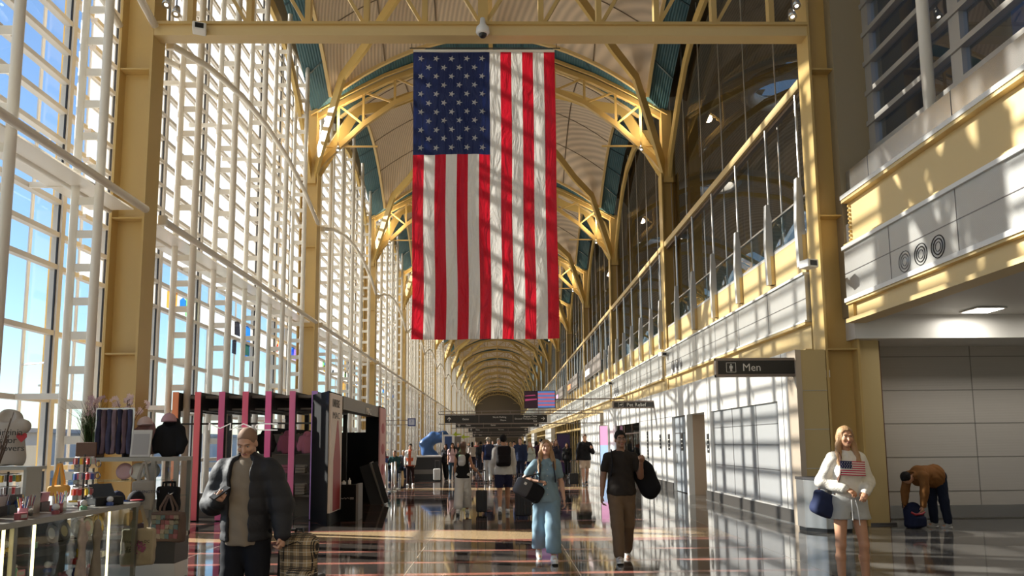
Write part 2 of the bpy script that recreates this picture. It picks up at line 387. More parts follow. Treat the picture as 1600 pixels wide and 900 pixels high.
# ---- the window wall
def zlist():
    return [.28, 1.25, 2.5, 3.75, 5.0, 5.62, 6.25] + [6.25+.6*i for i in range(1, 20)]
GX = -8.35
ART = [('art_red', (.8, .08, .05)), ('art_blue', (.03, .22, .75)), ('art_green', (.25, .6, .25)), ('art_black', (.03, .03, .04)), ('art_orange', (.9, .4, .08)), ('art_white', (.9, .9, .88)), ('art_violet', (.35, .2, .6))]
ARTM = [glassmat(a, c, .05, solid=c, sfac=.35) for a, c in ART]
offs = [-.0, 1.0, 3.4, 5.8, 8.2, 10.6, 12.9, BAY]
def glazing(k):
    y0 = ycol(k)
    root = bpy.data.objects.new(f'window_{k+1}', None); COL.objects.link(root); root.location = (GX, y0, 0); root['kind'] = 'structure'
    fr = MB(); zs = zlist(); ztop = zs[-1]
    for o in offs[1:-1]: fr.box(-.09, .09, o-.06, o+.06, 0, ztop)
    for z in zs:
        for a, b in zip(offs, offs[1:]): fr.box(-.07, .07, a+.06, b-.06, z-.045, z+.045)
    fr.build('window_frame', MULL, root)
    gk = MB()
    for o in offs[1:-1]: gk.box(.02, .05, o-.085, o-.06, 0, ztop); 
    gk.build('gasket', GASK, root)
    pn = MB().use(PANE); pn.use(FRIT)
    rnd = random.Random(k*13+5)
    for (a, b) in zip(offs, offs[1:]):
        for z, z2 in zip([0]+zs, zs):
            m_ = PANE if (z < 4.9 or k < 1 or 5.5 < z < 6.2) else FRIT
            if 3.7 < z < 5.7 and k >= 1 and k <= 6 and a > 1.5 and rnd.random() < .75:
                pass
            pn.use(m_); pn.quad((0, a+.06, z+.045), (0, b-.06, z+.045), (0, b-.06, z2-.045), (0, a+.06, z2-.045))
    pn.build('pane', None, root)
    if 1 <= k <= 6:                                              # coloured art glass fixed behind some of the panes
        ag = MB()
        for a, b in zip(offs[1:], offs[2:]):
            for z, z2 in ((4.5, 4.96), (5.05, 5.58)):
                if rnd.random() < (.8 if z > 5 else .3):
                    for q in range(rnd.randint(2, 3)):
                        ag.use(rnd.choice(ARTM)); w_ = (b-a)*rnd.uniform(.12, .35); s0 = rnd.uniform(a+.1, b-.1-w_); h0 = rnd.uniform(z, z2-.35); h1 = min(z2, h0+rnd.uniform(.2, .9)); sl = rnd.uniform(-.25, .25)
                        x_ = .012+q*.006
                        ag.add([(x_, s0, h0), (x_, s0+w_, h0), (x_, s0+w_+sl*.5, h1), (x_, s0+w_*.5, min(z2, h1+.05)), (x_, s0+sl*.2, h1-.05)], [(0,1,2,3,4)])
        ag.build('art_glass', None, root)
    pier = MB().box(-.24, -.15, -.56, -.44, 0, ztop); pier.build('outer_pier', mat('outer_pier_paint', (.72, .45, .12), .5), root)
    # slim tie rods outside the glass
    rod = MB()
    for o in offs[1:-1]: rod.tube([(-.75, o+.35, 0), (-.75, o+.35, ztop)], .035, 6)
    for o in offs[1:-1]:
        for z in (3.2, 7.6, 11.2): rod.tube([(-.75, o+.35, z), (-.05, o+.0, z)], .018, 5)
    rod.build('outer_rod', MULL, root)
    return root
for k in range(0, NB+1): glazing(k)
MB().box(GX-.3, GX+.25, -6, 232, -.02, .28).build('trim_1', mat('sill_paint', (.45, .42, .37), .5))['kind'] = 'structure'
LX = -7.05; LOFF = [2.3, 4.65, 7.05, 9.45, 11.85]
def ladder_truss(k, i, proto={}):
    y = ycol(k)+LOFF[i]; ztop = 16.9-.6*abs(i-2)
    near = k <= 2
    lab = f'white ladder-like pipe truss, {ORD[i]} of five in the {ORD[k]} window bay'
    t = thing('window_truss', lab, 'truss', (LX, y, 0), 0, 'ladder-like pipe trusses of the window wall')
    for x in (0, -.42):
        key = ('tube', ztop, x)
        if key in proto: o = proto[key].copy(); COL.objects.link(o); o.parent = t
        else: o = proto[key] = MB().tube([(x, 0, .16), (x, 0, ztop)], .078 if x == 0 else .07, 12).build('tube', CREAM, t, smooth=True)
    zs = [.55+.6*j for j in range(int((ztop-.6)/.6))]
    if near:
        for z in zs:
            if 'r' in proto: o = proto['r'].copy(); COL.objects.link(o); o.parent = t
            else: o = proto['r'] = MB().box(-.36, -.06, -.012, .012, -.07, .07).build('rung', CREAM, t)
            o.location = (0, 0, z)
    else:
        mb = MB()
        for z in zs: mb.box(-.36, -.06, -.012, .012, z-.07, z+.07)
        mb.build('rungs', CREAM, t)
    for z in (2.5, 6.25, 10.2): 
        key = ('s', z)
        if key in proto: o = proto[key].copy(); COL.objects.link(o); o.parent = t
        else: o = proto[key] = MB().box(-1.22, -.42, -.03, .03, z-.05, z+.05).build('stay', CREAM, t)
    return t
for k in range(0, NB+1):
    for i in range(5): ladder_truss(k, i)
def rails(k):
    y = ycol(k)
    for x, nm in ((LX+.16, 'inner'), (LX-.55, 'outer')):
        t = thing('window_rail', f'straight white pipe rail {nm} side of the trusses, {ORD[k]} window bay', 'rail', (x, y, 6.25), 0, 'pipe rails of the window wall')
        MB().tube([(0, .36, 0), (0, BAY-.36, 0)], .075, 10).build('pipe', CREAM, t, smooth=True)
        MB().box(-.08, .08, .34, .42, -.1, .1).build('bracket', CREAM, t)
        if nm == 'outer': MB().box(-.35, .5, .42, BAY-.42, -.03, 0).build('walk_plate', CREAM, t)
        t = thing('window_rail', f'arched white pipe rail {nm} side of the trusses, {ORD[k]} window bay', 'rail', (x, y, 9.95), 0, 'arched pipe rails of the window wall')
        P = [(0, a, 1.2*(1-((a-BAY/2)/(BAY/2))**2)) for a in (.36, 2.3, 4.65, 6.8, 8.95, 11.3, BAY-.36)]
        MB().tube(P, .075, 10).build('pipe', CREAM, t, smooth=True)
        MB().box(-.08, .08, .34, .42, .02, .22).build('bracket', CREAM, t)
for k in range(0, NB+1): rails(k)
# ---- the shop-side wall
WX = 5.85
def cutwall(name, x, th, y0, y1, z0, z1, holes, m):
    """Wall slab in the plane x, with rectangular openings (ya, yb, za, zb)."""
    mb = MB(); ys = sorted({y0, y1, *[h[0] for h in holes], *[h[1] for h in holes]})
    for a, b in zip(ys, ys[1:]):
        hs = sorted([h for h in holes if h[0] <= a and h[1] >= b], key=lambda h: h[2]); z = z0
        for h in hs:
            if h[2] > z+1e-4: mb.box(x, x+th, a, b, z, h[2])
            z = h[3]
        if z < z1-1e-4: mb.box(x, x+th, a, b, z, z1)
    o = mb.build(name, m); tag(o, kind='structure'); return o
# bays 1 and 2: white wall with openings
cutwall('wall_right', WX, .18, 14.75, 41.6, 0, 3.42, [(15.5,20.4,.3,2.46),(21.1,23.1,0,2.47),(23.3,25.1,0,2.47),(31.0,37.2,0,2.45)], WHITE)
gp = MB().box(WX+.06, WX+.12, 15.5, 20.4, .3, 2.46).build('wall_panel_inset', mat('grey_gloss_panel', (.42, .43, .44), .22, spec=.6)); tag(gp, kind='structure')
jl = MB()
for y in (17.0, 18.75): jl.box(WX+.052, WX+.064, y-.008, y+.008, .3, 2.46)
for z in (1.02, 1.55, 2.0): jl.box(WX+.052, WX+.064, 15.5, 20.4, z-.006, z+.006)
jl.box(WX-.004, WX+.004, 25.1, 31.0, 2.47, 2.485)
for y in (15.2, 20.75, 26.6, 28.4, 29.7): jl.box(WX-.004, WX+.004, y-.01, y+.01, 0.2, 3.42)
for y in (17.2, 19.8, 22.4, 25.1, 33.5, 36, 38.6): jl.box(WX-.004, WX+.004, y-.008, y+.008, 2.5, 3.42)
jl.build('panel_joints', DSTEEL, gp)
bb = MB().box(WX-.03, WX, 14.75, 21.1, 0, .27); bb.box(WX-.03, WX, 25.1, 31.0, 0, .27); bb.box(WX-.03, WX, 37.2, 41.6, 0, .27)
tag(bb.build('baseboard_right', mat('baseboard_grey', (.07, .065, .06), .35)), kind='structure')
bs = MB().box(WX-.045, WX-.03, 14.75, 21.1, 0.0, .02).build('trim_2', STEEL); tag(bs, kind='structure')
TANP = mat('tan_panel', (.50, .37, .26), .5)
al = MB().use(TANP); al.box(WX+.18, 8.5, 23.1, 23.2, 0, 2.47); al.use(WHITE); al.box(8.4, 8.5, 21.0, 23.1, 0, 2.6); al.box(WX+.18, 8.5, 20.95, 21.1, 0, 2.6); al.box(WX+.18, 8.5, 20.95, 23.2, 2.47, 2.6)
tag(al.build('wall_alcove'), kind='structure')
dr = MB().box(WX+.1, WX+.16, 23.32, 25.08, .02, 2.45).build('door_1', mat('blue_grey_door', (.36, .39, .42), .35)); tag(dr, kind='structure')
MB().box(WX+.04, WX+.1, 24.9, 24.96, .95, 1.25).build('door_handle', STEEL, dr)
MB().box(WX+.095, WX+.1, 23.35, 25.05, 1.9, 1.93).build('door_rail', DSTEEL, dr)
# shop front with dark openings in bay 2
DARKG = glassmat('dark_shop_glass', (.35, .36, .35), .16)
d2 = MB().use(DARKG); d2.quad((WX+.1, 31, 0), (WX+.1, 37.2, 0), (WX+.1, 37.2, 2.45), (WX+.1, 31, 2.45)); d2.use(BRONZE)
for y in (31.05, 33.1, 35.1, 37.15): d2.box(WX+.06, WX+.14, y-.04, y+.04, 0, 2.45)
d2.box(WX+.06, WX+.14, 31, 37.2, 2.0, 2.06)
tag(d2.build('door_2'), kind='structure')
# pier at column 1: tan sheet panels facing the camera
pm = mat('pier_tan', (.58, .45, .22), .42, .15)
pr_ = MB().use(pm); pr_.box(WX-.02, XR-.36, 14.32, 14.75, 0, 3.4); pr_.use(mat('pier_edge', (.5, .42, .33), .4)); pr_.box(WX-.06, WX-.02, 14.3, 14.75, 0, 3.4)
pr_.box(WX-.02, WX+.05, 14.3, 14.32, 0, 3.4); pr_.use(STEEL)
for z in (.2, 1.1, 1.85, 2.6): pr_.box(WX+.05, XR-.36, 14.314, 14.32, z-.006, z+.006)
tag(pr_.build('wall_pier'), kind='structure')
# far bays: yellow framed shop fronts
SHOP = [('a', (.5, .45, .38)), ('b', (.25, .24, .24)), ('c', (.55, .3, .2)), ('d', (.4, .42, .44))]
for k in range(3, NB+1):
    y = ycol(k); mb = MB().use(YEL)
    mb.box(6.3, 6.42, y+.4, y+BAY-.4, 2.62, 2.78)
    for j in range(7): mb.box(6.3, 6.42, y+.5+j*2.1-.05, y+.5+j*2.1+.05, 0, 3.40)
    mb.use(mat('shopback_'+'abcd'[k % 4], SHOP[k % 4][1], .6)); mb.box(9.0, 9.1, y, y+BAY, 0, 3.4)
    mb.use(DARKG); mb.quad((6.36, y+.3, 0), (6.36, y+BAY-.3, 0), (6.36, y+BAY-.3, 2.6), (6.36, y+.3, 2.6)); mb.quad((6.36, y+.3, 2.8), (6.36, y+BAY-.3, 2.8), (6.36, y+BAY-.3, 3.42), (6.36, y+.3, 3.42))
    mb.use(WHITE)
    if k % 3 == 0: mb.box(WX, 6.3, y+1.2, y+BAY-2, 0, 3.3)
    tag(mb.build(f'wall_shopfront_{k}'), kind='structure')
# shop soffit behind
MB().box(6.62, 14, 20, 232, 3.42, 3.5).build('ceiling_shops', WHITE)['kind'] = 'structure'
MB().box(14, 14.2, 20, 232, 0, 3.5).build('wall_shops', mat('shopback_a', (.5,.45,.38), .6))['kind'] = 'structure'
# upper bands, from column line 0 on
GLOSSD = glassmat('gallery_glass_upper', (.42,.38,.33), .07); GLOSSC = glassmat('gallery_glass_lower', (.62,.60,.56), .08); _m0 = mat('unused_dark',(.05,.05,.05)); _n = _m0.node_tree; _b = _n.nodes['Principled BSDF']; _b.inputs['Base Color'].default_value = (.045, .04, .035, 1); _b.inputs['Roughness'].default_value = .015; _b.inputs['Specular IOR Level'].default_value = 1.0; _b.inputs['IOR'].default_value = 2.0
VENT = mat('vent_grey', (.3, .3, .3), .45, .5)
def gallery(k):
    y = ycol(k); a = y+.36; b = y+BAY-.36
    nm = ORD[k]
    t = thing('yellow_girder', f'lower yellow wall girder under the silver panels, {nm} bay down the shop wall', 'girder', (0, 0, 0), 0, 'lower girders of the shop wall')
    m = MB(); m.box(6.42, 6.50, a, b, 3.5, 4.0).build('web', YEL2, t); MB().box(6.28, 6.6, a, b, 3.42, 3.5).build('bottom_flange', YEL2, t); MB().box(6.3, 6.6, a, b, 4.0, 4.05).build('top_flange', YEL2, t)
    t = thing('panel_band', f'silver metal panel band with joints, {nm} bay down the shop wall', 'panels', (0, 0, 0), 0, 'silver panel bands of the shop wall')
    m = MB().box(6.34, 6.6, a, b, 4.06, 5.05).build('panel', SILV, t)
    j = MB(); j.box(6.335, 6.345, a, b, 4.54, 4.555)
    for q in range(1, 6): j.box(6.335, 6.345, a+q*(b-a)/6-.006, a+q*(b-a)/6+.006, 4.06, 5.05)
    j.build('joint', DSTEEL, t); MB().box(6.30, 6.6, a, b, 5.05, 5.1).box(6.3, 6.345, a, b, 4.06, 4.1).build('edge_strip', WHITEP, t)
    for q in range(3): 
        vo = MB().lathe([(0, .0), (.09, -.02), (.10, .02), (.15, -.015), (.17, .03), (.24, -.02), (.25, 0)], (6.34, b-2.2+q*.55, 4.32), 18, Matrix.Rotation(R(90), 3, 'Y')); vo.build('round_vent', VENT, t)
    t = thing('yellow_girder', f'upper yellow wall girder above the silver panels, {nm} bay down the shop wall', 'girder', (0, 0, 0), 0, 'upper girders of the shop wall')
    MB().box(6.46, 6.56, a, b, 5.15, 5.95).build('web', YEL2, t); MB().box(6.38, 6.7, a, b, 5.1, 5.15).build('bottom_flange', YEL2, t); MB().box(6.465, 6.7, a, b, 5.95, 6.02).build('top_flange', WHITEP, t)
    t = thing('gallery_rail', f'sloping-looking straight yellow rail high on the glass, {nm} bay down the shop wall', 'rail', (0, 0, 0), 0, 'yellow rails of the gallery glass')
    t['label'] = f'straight yellow rail high on the dark gallery glass, {nm} bay down the shop wall'
    MB().box(6.42, 6.6, a, b, 9.1, 9.3).build('rail', YEL2, t); MB().box(6.5, 6.62, a, b, 9.0, 9.1).build('glazing_bead', BRONZE, t)
    # balustrade glass
    t = thing('glass_balustrade', f'frameless glass balustrade behind the fins, {nm} bay down the shop wall', 'balustrade', (0, 0, 0), 0, 'glass balustrades of the gallery')
    MB().box(6.62, 6.64, a, b, 6.02, 6.85).build('glass_panel', glass_bal, t); MB().box(6.6, 6.66, a, b, 6.85, 6.89).build('handrail', STEEL, t)
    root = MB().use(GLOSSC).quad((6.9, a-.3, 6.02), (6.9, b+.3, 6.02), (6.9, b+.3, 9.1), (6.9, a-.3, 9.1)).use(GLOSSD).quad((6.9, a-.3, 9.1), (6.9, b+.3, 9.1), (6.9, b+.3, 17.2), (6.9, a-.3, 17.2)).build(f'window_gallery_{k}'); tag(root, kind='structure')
    mm = MB()
    for q in range(0, 7): mm.tube([(6.84, a+.1+q*2.18, 6.0), (6.84, a+.1+q*2.18, 16.6)], .017, 6)
    mm.build('mullion', STEEL, root)
    for q in range(6):
        if k == 1 and q == 0: yy = y+.0
        yy = y + .1 + q*BAY/6 + (.0 if q else .45)
        f = thing('gallery_fin', f'tapered grey fin with tall rod, {ORD[q]} of six in the {nm} bay of the gallery', 'fin', (6.3, yy, 5.25), 0, 'tapered fins of the gallery')
        MB().ext([(0,0), (.16,0), (.16,.1), (.15, 1.6), (.10, 1.92), (.03, 1.92), (-.02, 1.0), (-.01,.3)], (0, .055, 0), (1,0,0), (0,0,1), .14).build('blade', mat('fin_grey', (.55, .56, .57), .4, .2), f)
        MB().box(.08, .158, -.09, .09, .0, .68).build('cleat', YEL2, f)
        MB().tube([(.13, 0, 1.2), (.13, 0, 3.78)], .028, 8).build('rod', STEEL, f)
        MB().tube([(.15, .02, 1.25), (.29, .75, 2.0)], .014, 6).build('stay', STEEL, f)
glass_bal = glassmat('balustrade_glass', (.8, .86, .88), .15)
for k in range(1, NB+1): gallery(k)
# slab edge under the gallery so that light does not leak
MB().box(6.95, 22, 14.2, 232, 3.6, 5.9).build('wall_gallery_slab', WHITE)['kind'] = 'structure'
# the parallel vaulted hall seen through the gallery glass
def hall_two():
    NB2 = 8; X0, X1 = 7.6, 21.2; xc = (X0+X1)/2; hw = 6.8
    for k in range(1, NB2):
        yc = ycol(k)+BAY/2; N = 24; vs = []; fs = []
        for j in range(N+1):
            for i in range(N+1):
                u = -1+2*i/N; v = -1+2*j/N; vs.append((xc+u*hw, yc+v*BAY/2, shell_z(u*.98, v*.98)))
        for j in range(N):
            for i in range(N):
                u = -1+2*(i+.5)/N; v = -1+2*(j+.5)/N
                if u*u+v*v < .055: continue
                a = j*(N+1)+i; fs.append((a, a+N+1, a+N+2, a+1))
        mb_ = MB().add(vs, fs)
        for j in range(N):
            y0_, y1_ = yc+(-1+2*j/N)*BAY/2, yc+(-1+2*(j+1)/N)*BAY/2; mb_.quad((X0, y0_, shell_z(-.98, (-1+2*j/N)*.98)), (X0, y1_, shell_z(-.98, (-1+2*(j+1)/N)*.98)), (X0, y1_, 18.2), (X0, y0_, 18.2))
        o = mb_.build('ceiling_second_hall', SHELL, smooth=True); tag(o, kind='structure')
        if k < 5:
            t = thing('round_skylight', f'round white ringed skylight behind the gallery glass, {ORD[k]} one down the second hall', 'skylight', (xc, yc, 19.2), 0, 'round skylights of the second hall')
            MB().lathe([(1.55, .2), (1.9, .25), (2.15, -.25), (1.75, -.5), (1.5, -.3), (1.55, .2)], (0,0,0), 32).build('ring', WHITEP, t, smooth=True)
            MB().lathe([(0, .1), (1.55, .1)], (0,0,0), 32).build('glass', PANE, t)
    for k in range(2, NB2):
        y = ycol(k)
        t = thing('hall_arch', f'dim yellow arch of the second hall behind the gallery glass, {ORD[k-2]} one', 'arch', (xc, y, 0), 0, 'arches of the second hall')
        P = [(-hw+a, 0, z) for a, z in AT]; P += [(-p[0], 0, p[2]) for p in reversed(P[:-1])]; MB().poly(P, .2, .25).build('upper_chord', YEL, t)
        P = [(-hw+a, 0, z) for a, z in AR]; P += [(-p[0], 0, p[2]) for p in reversed(P[:-1])]; MB().poly(P, .2, .25).build('lower_chord', YEL, t)
        for x in (-hw+.15, hw-.15): MB().box(x-.2, x+.2, -.2, .2, 5.91, 14.5).build('post', YEL, t)
    MB().quad((21.4, 15.6, 5.9), (21.4, 124, 5.9), (21.4, 124, 18), (21.4, 15.6, 18)).build('window_21', FRIT)['kind'] = 'structure'; mat('second_hall_wall', (.16, .14, .11), .7)  # added translucent side that lets sky light fill the second hall
    MB().box(7.2, 21.6, 123.5, 123.7, 5.9, 20).build('wall_second_hall_end', mat('second_hall_wall'))['kind'] = 'structure'
    MB().box(8.0, 21.6, 15.6, 15.7, 5.9, 20).build('wall_second_hall_front', mat('second_hall_wall'))['kind'] = 'structure'
hall_two()
# shops upstairs lit signs in far bays
for k, c in ((3, (.9, .75, .7)), (4, (.9, .3, .12)), (5, (.6, .35, .5))):
    y = ycol(k)
    t = thing('shop_sign', f'{["pale", "orange", "mauve"][k-3]} lettered shop sign on the gallery balustrade', 'sign', (6.2, y+3, 6.0), R(-90))
    MB().box(-4, 4.5, 0.02, .08, 0, 1.1).build('sign_frame', mat('sign_frame_dark', (.25, .22, .2), .4), t).location = (0, 0, 0)
    t.location = (6.2, y+7.6, 6.05)
    text('lettering', ['PORTAL', 'DINER', 'CAFE'][k-3] if False else 'xxxxx', .9, mat(f'sign_glow_{k}', c, .5, emit=c, estr=1.2), (-3.4, -.0, .25), FACE, t, .02)
# ---- near bay on the shop side (column line 0 to 1)
A = 1.3; B = Y0-.42
t = thing('yellow_girder', 'lower yellow girder over the recessed entrance beside the first shop-wall column', 'girder', (0,0,0), 0)
MB().box(6.9, 6.98, A, B, 3.98, 4.26).build('web', YEL2, t); MB().box(6.78, 7.16, A, B, 3.9, 3.98).build('bottom_flange', YEL2, t); MB().box(6.8, 7.1, A, B, 4.26, 4.31).build('top_flange', YEL2, t)
MB().box(6.84, 6.9, B-.2, B, 3.98, 4.26).build('bolt_plate', YEL, t)
t = thing('panel_band', 'silver ribbed panel band with three round vents above the recessed entrance', 'panels', (0,0,0))
RIB = ribbed('ribbed_silver', (.60, .60, .58), .36, 22, 'Z', .25, .5, .88)
MB().box(6.82, 7.1, A, B, 4.32, 5.36).build('panel', RIB, t)
MB().box(6.77, 6.86, A, B, 4.3, 4.38).box(6.77, 6.86, A, B, 5.34, 5.41).build('edge_strip', WHITEP, t)
j = MB(); j.box(6.814, 6.824, A, B, 4.86, 4.875)
for y in (4, 6.6, 8.4, 10.6, 12.5): j.box(6.814, 6.824, y-.006, y+.006, 4.38, 5.34)
j.build('joint', DSTEEL, t)
for i, y in enumerate((12.06, 11.58, 11.11)):
    MB().lathe([(.001, -.02), (.06, -.02), (.07, .01), (.10, -.02), (.12, .015), (.155, -.02), (.175, .015), (.20, -.02), (.215, 0)], (6.82, y, 4.6), 24, Matrix.Rotation(R(-90), 3, 'Y')).build('round_vent', [VENT, mat('vent_dark', (.06,.06,.06), .4, .5), mat('vent_dark')][i], t); MB().lathe([(.001, -.004), (.215, -.004)], (6.82, y, 4.6), 24, Matrix.Rotation(R(-90), 3, 'Y')).build('vent_plate', [VENT, DSTEEL, DSTEEL][i], t)
t = thing('yellow_girder', 'deep yellow girder above the vented silver panels, nearest bay of the shop wall'.replace('nearest', 'first'), 'girder', (0,0,0))
MB().box(6.95, 7.05, A, B, 5.45, 6.3).build('web', YEL2, t); MB().box(6.82, 7.2, A, B, 5.41, 5.46).build('bottom_flange', YEL2, t); MB().box(6.82, 7.2, A, B, 6.3, 6.36).build('top_flange', YEL2, t)
for i in range(9): MB().box(6.90, 6.95, B-.12-i*.0, B-.08, 5.52+i*.085, 5.56+i*.085).build('bolt', YEL, t)
t = thing('steel_ledge', 'polished steel ledge below the tall windows of the shop wall', 'ledge', (0,0,0))
MB().box(6.8, 7.5, A, B, 6.36, 6.44).build('nosing', WHITEP, t)
MB().box(7.0, 7.55, A, B+.1, 6.44, 6.98).build('fascia', mat('polished_steel', (.52, .51, .49), .2, .85), t)
bk = MB(); 
for y in (5.2, 8.0, 10.8, 13.4): bk.box(6.994, 7.0, y-.005, y+.005, 6.44, 6.98)
bk.build('joint', DSTEEL, t)
# tall windows above the ledge
wroot = bpy.data.objects.new('window_20', None); COL.objects.link(wroot); wroot['kind'] = 'structure'
fr = MB(); ww = 7.62
for z in [6.98, 7.4]+[8.0+.63*i for i in range(12)]: fr.box(ww-.12, ww+.04, -5, 14.3, z-.05, z+.05)
for y in (1.2, 4.6, 8.0, 11.4, 14.2): fr.box(ww-.08, ww+.06, y-.14, y+.14, 6.98, 15.6)
fr.build('window_frame', mat('grey_mullion', (.42, .40, .37), .35, .3), wroot)
MB().quad((ww, -5, 6.98), (ww, 14.3, 6.98), (ww, 14.3, 15.6), (ww, -5, 15.6)).build('pane', glassmat('blue_upper_pane', (.80, .88, .97), .2), wroot)
for i, y in enumerate((14.45, 11.9, 9.4, 6.9)):
    t = thing('window_pipe', f'pale vertical pipe before the tall shop-side windows, {ORD[i]} from the first column', 'pipe', (7.35, y, 6.98), 0)
    MB().tube([(0,0,0), (0,0,8)], .1, 12).build('pipe', CREAM, t, smooth=True); MB().tube([(0,0,0), (0,0,.05)], .15, 12).build('foot', CREAM, t)
# back wall behind the upper windows, painted blue for the sky reflected in the panes
up = MB(); up.box(11.5, 11.7, -6, 15.4, 5, 17); tag(up.build('wall_upper_back', mat('painted_sky_reflection', (.22, .42, .80), .5)), kind='structure')
MB().box(7.6, 11.5, -6, 18, 6.3, 6.45).build('floor_upper', WHITE)['kind'] = 'structure'
MB().box(6.9, 7.9, 14.3, 15.5, 4.05, 16.5).build('wall_upper_pier', mat('upper_pier', (.33, .27, .17), .5))['kind'] = 'structure'
# recessed entrance
GREYW = ribbed('grey_wall_panel', (.46, .43, .39), .45, 14, 'Z', .12, 0, .94)
aw = MB().box(7.6, 14.4, 15.5, 15.7, 0, 4.1).build('wall_entrance', GREYW); tag(aw, kind='structure')
j = MB()
for z in (.57, 1.27, 1.97, 2.67, 3.38, 3.96): j.box(7.6, 14.4, 15.494, 15.5, z-.008, z+.008)
for x in (10.01, 12.6): j.box(x-.008, x+.008, 15.494, 15.5, .28, 4.0)
j.build('panel_joints', mat('joint_grey', (.2, .19, .17), .6), aw)
bb = MB().box(7.6, 14.4, 15.46, 15.49, .02, .28).build('baseboard_entrance', mat('polished_steel')); tag(bb, kind='structure')
sf = MB().box(7.2, 14.4, -6, 15.6, 4.06, 4.2).build('ceiling_entrance', mat('soffit_grey', (.60, .58, .54), .5)); tag(sf, kind='structure')
tag(MB().box(14.2, 14.4, -6, 15.6, 0, 4.1).build('wall_entrance_side', mat('entrance_side_paint', (.25, .235, .215), .7)), kind='structure')
pp_ = MB().use(pm); pp_.box(7.1, 7.55, 14.5, 15.0, 0, 4.0); pp_.use(mat('rust_edge', (.10, .035, .02), .4)); pp_.box(7.55, 7.62, 14.6, 15.0, 0, 4.0); pp_.use(YEL); pp_.box(7.62, 7.68, 14.9, 15.5, 0, 4.0); pp_.use(DSTEEL); pp_.box(7.0, 7.66, 14.45, 15.02, 0, .04)
tag(pp_.build('wall_entrance_pier'), kind='structure')
for i, (x, y) in enumerate(((9.1, 13.6), (11.4, 13.6))):
    t = thing('ceiling_light', f'square white recessed ceiling light, {ORD[i]} one in from the hall over the entrance', 'ceiling light', (x, y, 4.05), 0)
    MB().box(-.28, .28, -.28, .28, -.02, .0).build('frame', WHITEP, t); MB().box(-.24, .24, -.24, .24, -.028, -.021).build('diffuser', LAMPW, t)
    ld = bpy.data.lights.new('entrance_lamp', 'AREA'); ld.energy = 18; ld.size = .45; ld.color = (1, .94, .85); lo = bpy.data.objects.new('entrance_lamp', ld); COL.objects.link(lo); lo.location = (0, 0, -.05); lo.parent = t
# ---- spotlights and cameras
def spotlamp(x, y, z, lab, rz=0):
    t = thing('spotlight', lab, 'spotlight', (x, y, z), rz)
    M_ = Matrix.Rotation(R(160), 3, 'X')
    MB().lathe([(.0, .12), (.05, .12), (.07, .04), (.085, -.1), (.075, -.1), (.0, -.07)], (0, 0, 0), 16, M_ @ Matrix.Rotation(R(180), 3, 'X')).build('housing', STEEL, t, smooth=True)
    MB().lathe([(.0, 0), (.06, 0)], tuple(M_ @ Matrix.Rotation(R(180), 3, 'X') @ Vector((0, 0, -.085))), 16, M_ @ Matrix.Rotation(R(180), 3, 'X')).build('lens', LAMPW, t)
    MB().tube([(0, 0, .1), (0, .0, .25)], .015, 6).build('yoke', DSTEEL, t)
spotlamp(-6.7, 14.3, 10.62, 'upper silver spotlight at the window-wall end of the truss beam')
spotlamp(-6.5, 14.3, 10.42, 'lower silver spotlight at the window-wall end of the truss beam')
spotlamp(6.2, 14.3, 10.62, 'upper silver spotlight at the shop-wall end of the truss beam')
spotlamp(6.1, 14.3, 10.38, 'lower silver spotlight at the shop-wall end of the truss beam')
for k in range(2, 7):
    for s, wn in ((-1, 'window-wall'), (1, 'shop-wall')):
        x = XL if s < 0 else XR
        ld = bpy.data.lights.new('ceiling_fill', 'POINT'); ld.energy = 75; ld.color = (1, .82, .58); ld.shadow_soft_size = .15; lo = bpy.data.objects.new('ceiling_fill', ld); COL.objects.link(lo); lo.location = (x-s*1.3, ycol(k)-.3, 14.3)  # added warm fill lamp that brightens the vault
        for dx, zz, nm in ((.5, 14.9, 'higher'), (1.1, 13.1, 'lower')):
            spotlamp(x-s*dx, ycol(k)-.3, zz, f'{nm} small spotlight on the {ORD[k-1]} {wn} column head')
t = thing('security_camera', 'white domed security camera hanging from the middle of the truss beam', 'camera', (XC, Y0-.42, 9.98))
MB().lathe([(0, .22), (.05, .22), (.06, .1), (.13, .02), (.14, -.08), (.11, -.12), (0, -.12)], (0,0,0), 18).build('housing', WHITEP, t, smooth=True)
MB().ball((0, 0, -.12), (.085, .085, .08), 14, 8).build('dome', BLACK, t, smooth=True); MB().box(-.03, .03, 0, .2, .14, .2).build('bracket', STEEL, t)
for x, y, z, lab in ((6.05, 14.1, 5.05, 'white box camera on the first shop-wall column'), (6.15, 27.6, 4.9, 'white box camera on the second shop-wall column'), (6.15, 41.2, 4.9, 'white box camera on the third shop-wall column'), (-6.0, 14.25, 10.0, 'small black and white box on the truss beam near the window wall')):
    t = thing('wall_camera', lab, 'camera', (x, y, z), R(20)); MB().box(-.13, .13, -.16, .1, -.08, .08).build('housing', WHITEP, t, bevel=.02); MB().box(-.08, .08, -.17, -.16, -.05, .05).build('lens', BLACK, t)
    MB().box(.0, .3, .1, .18, -.03, .03).build('bracket', WHITEP, t)
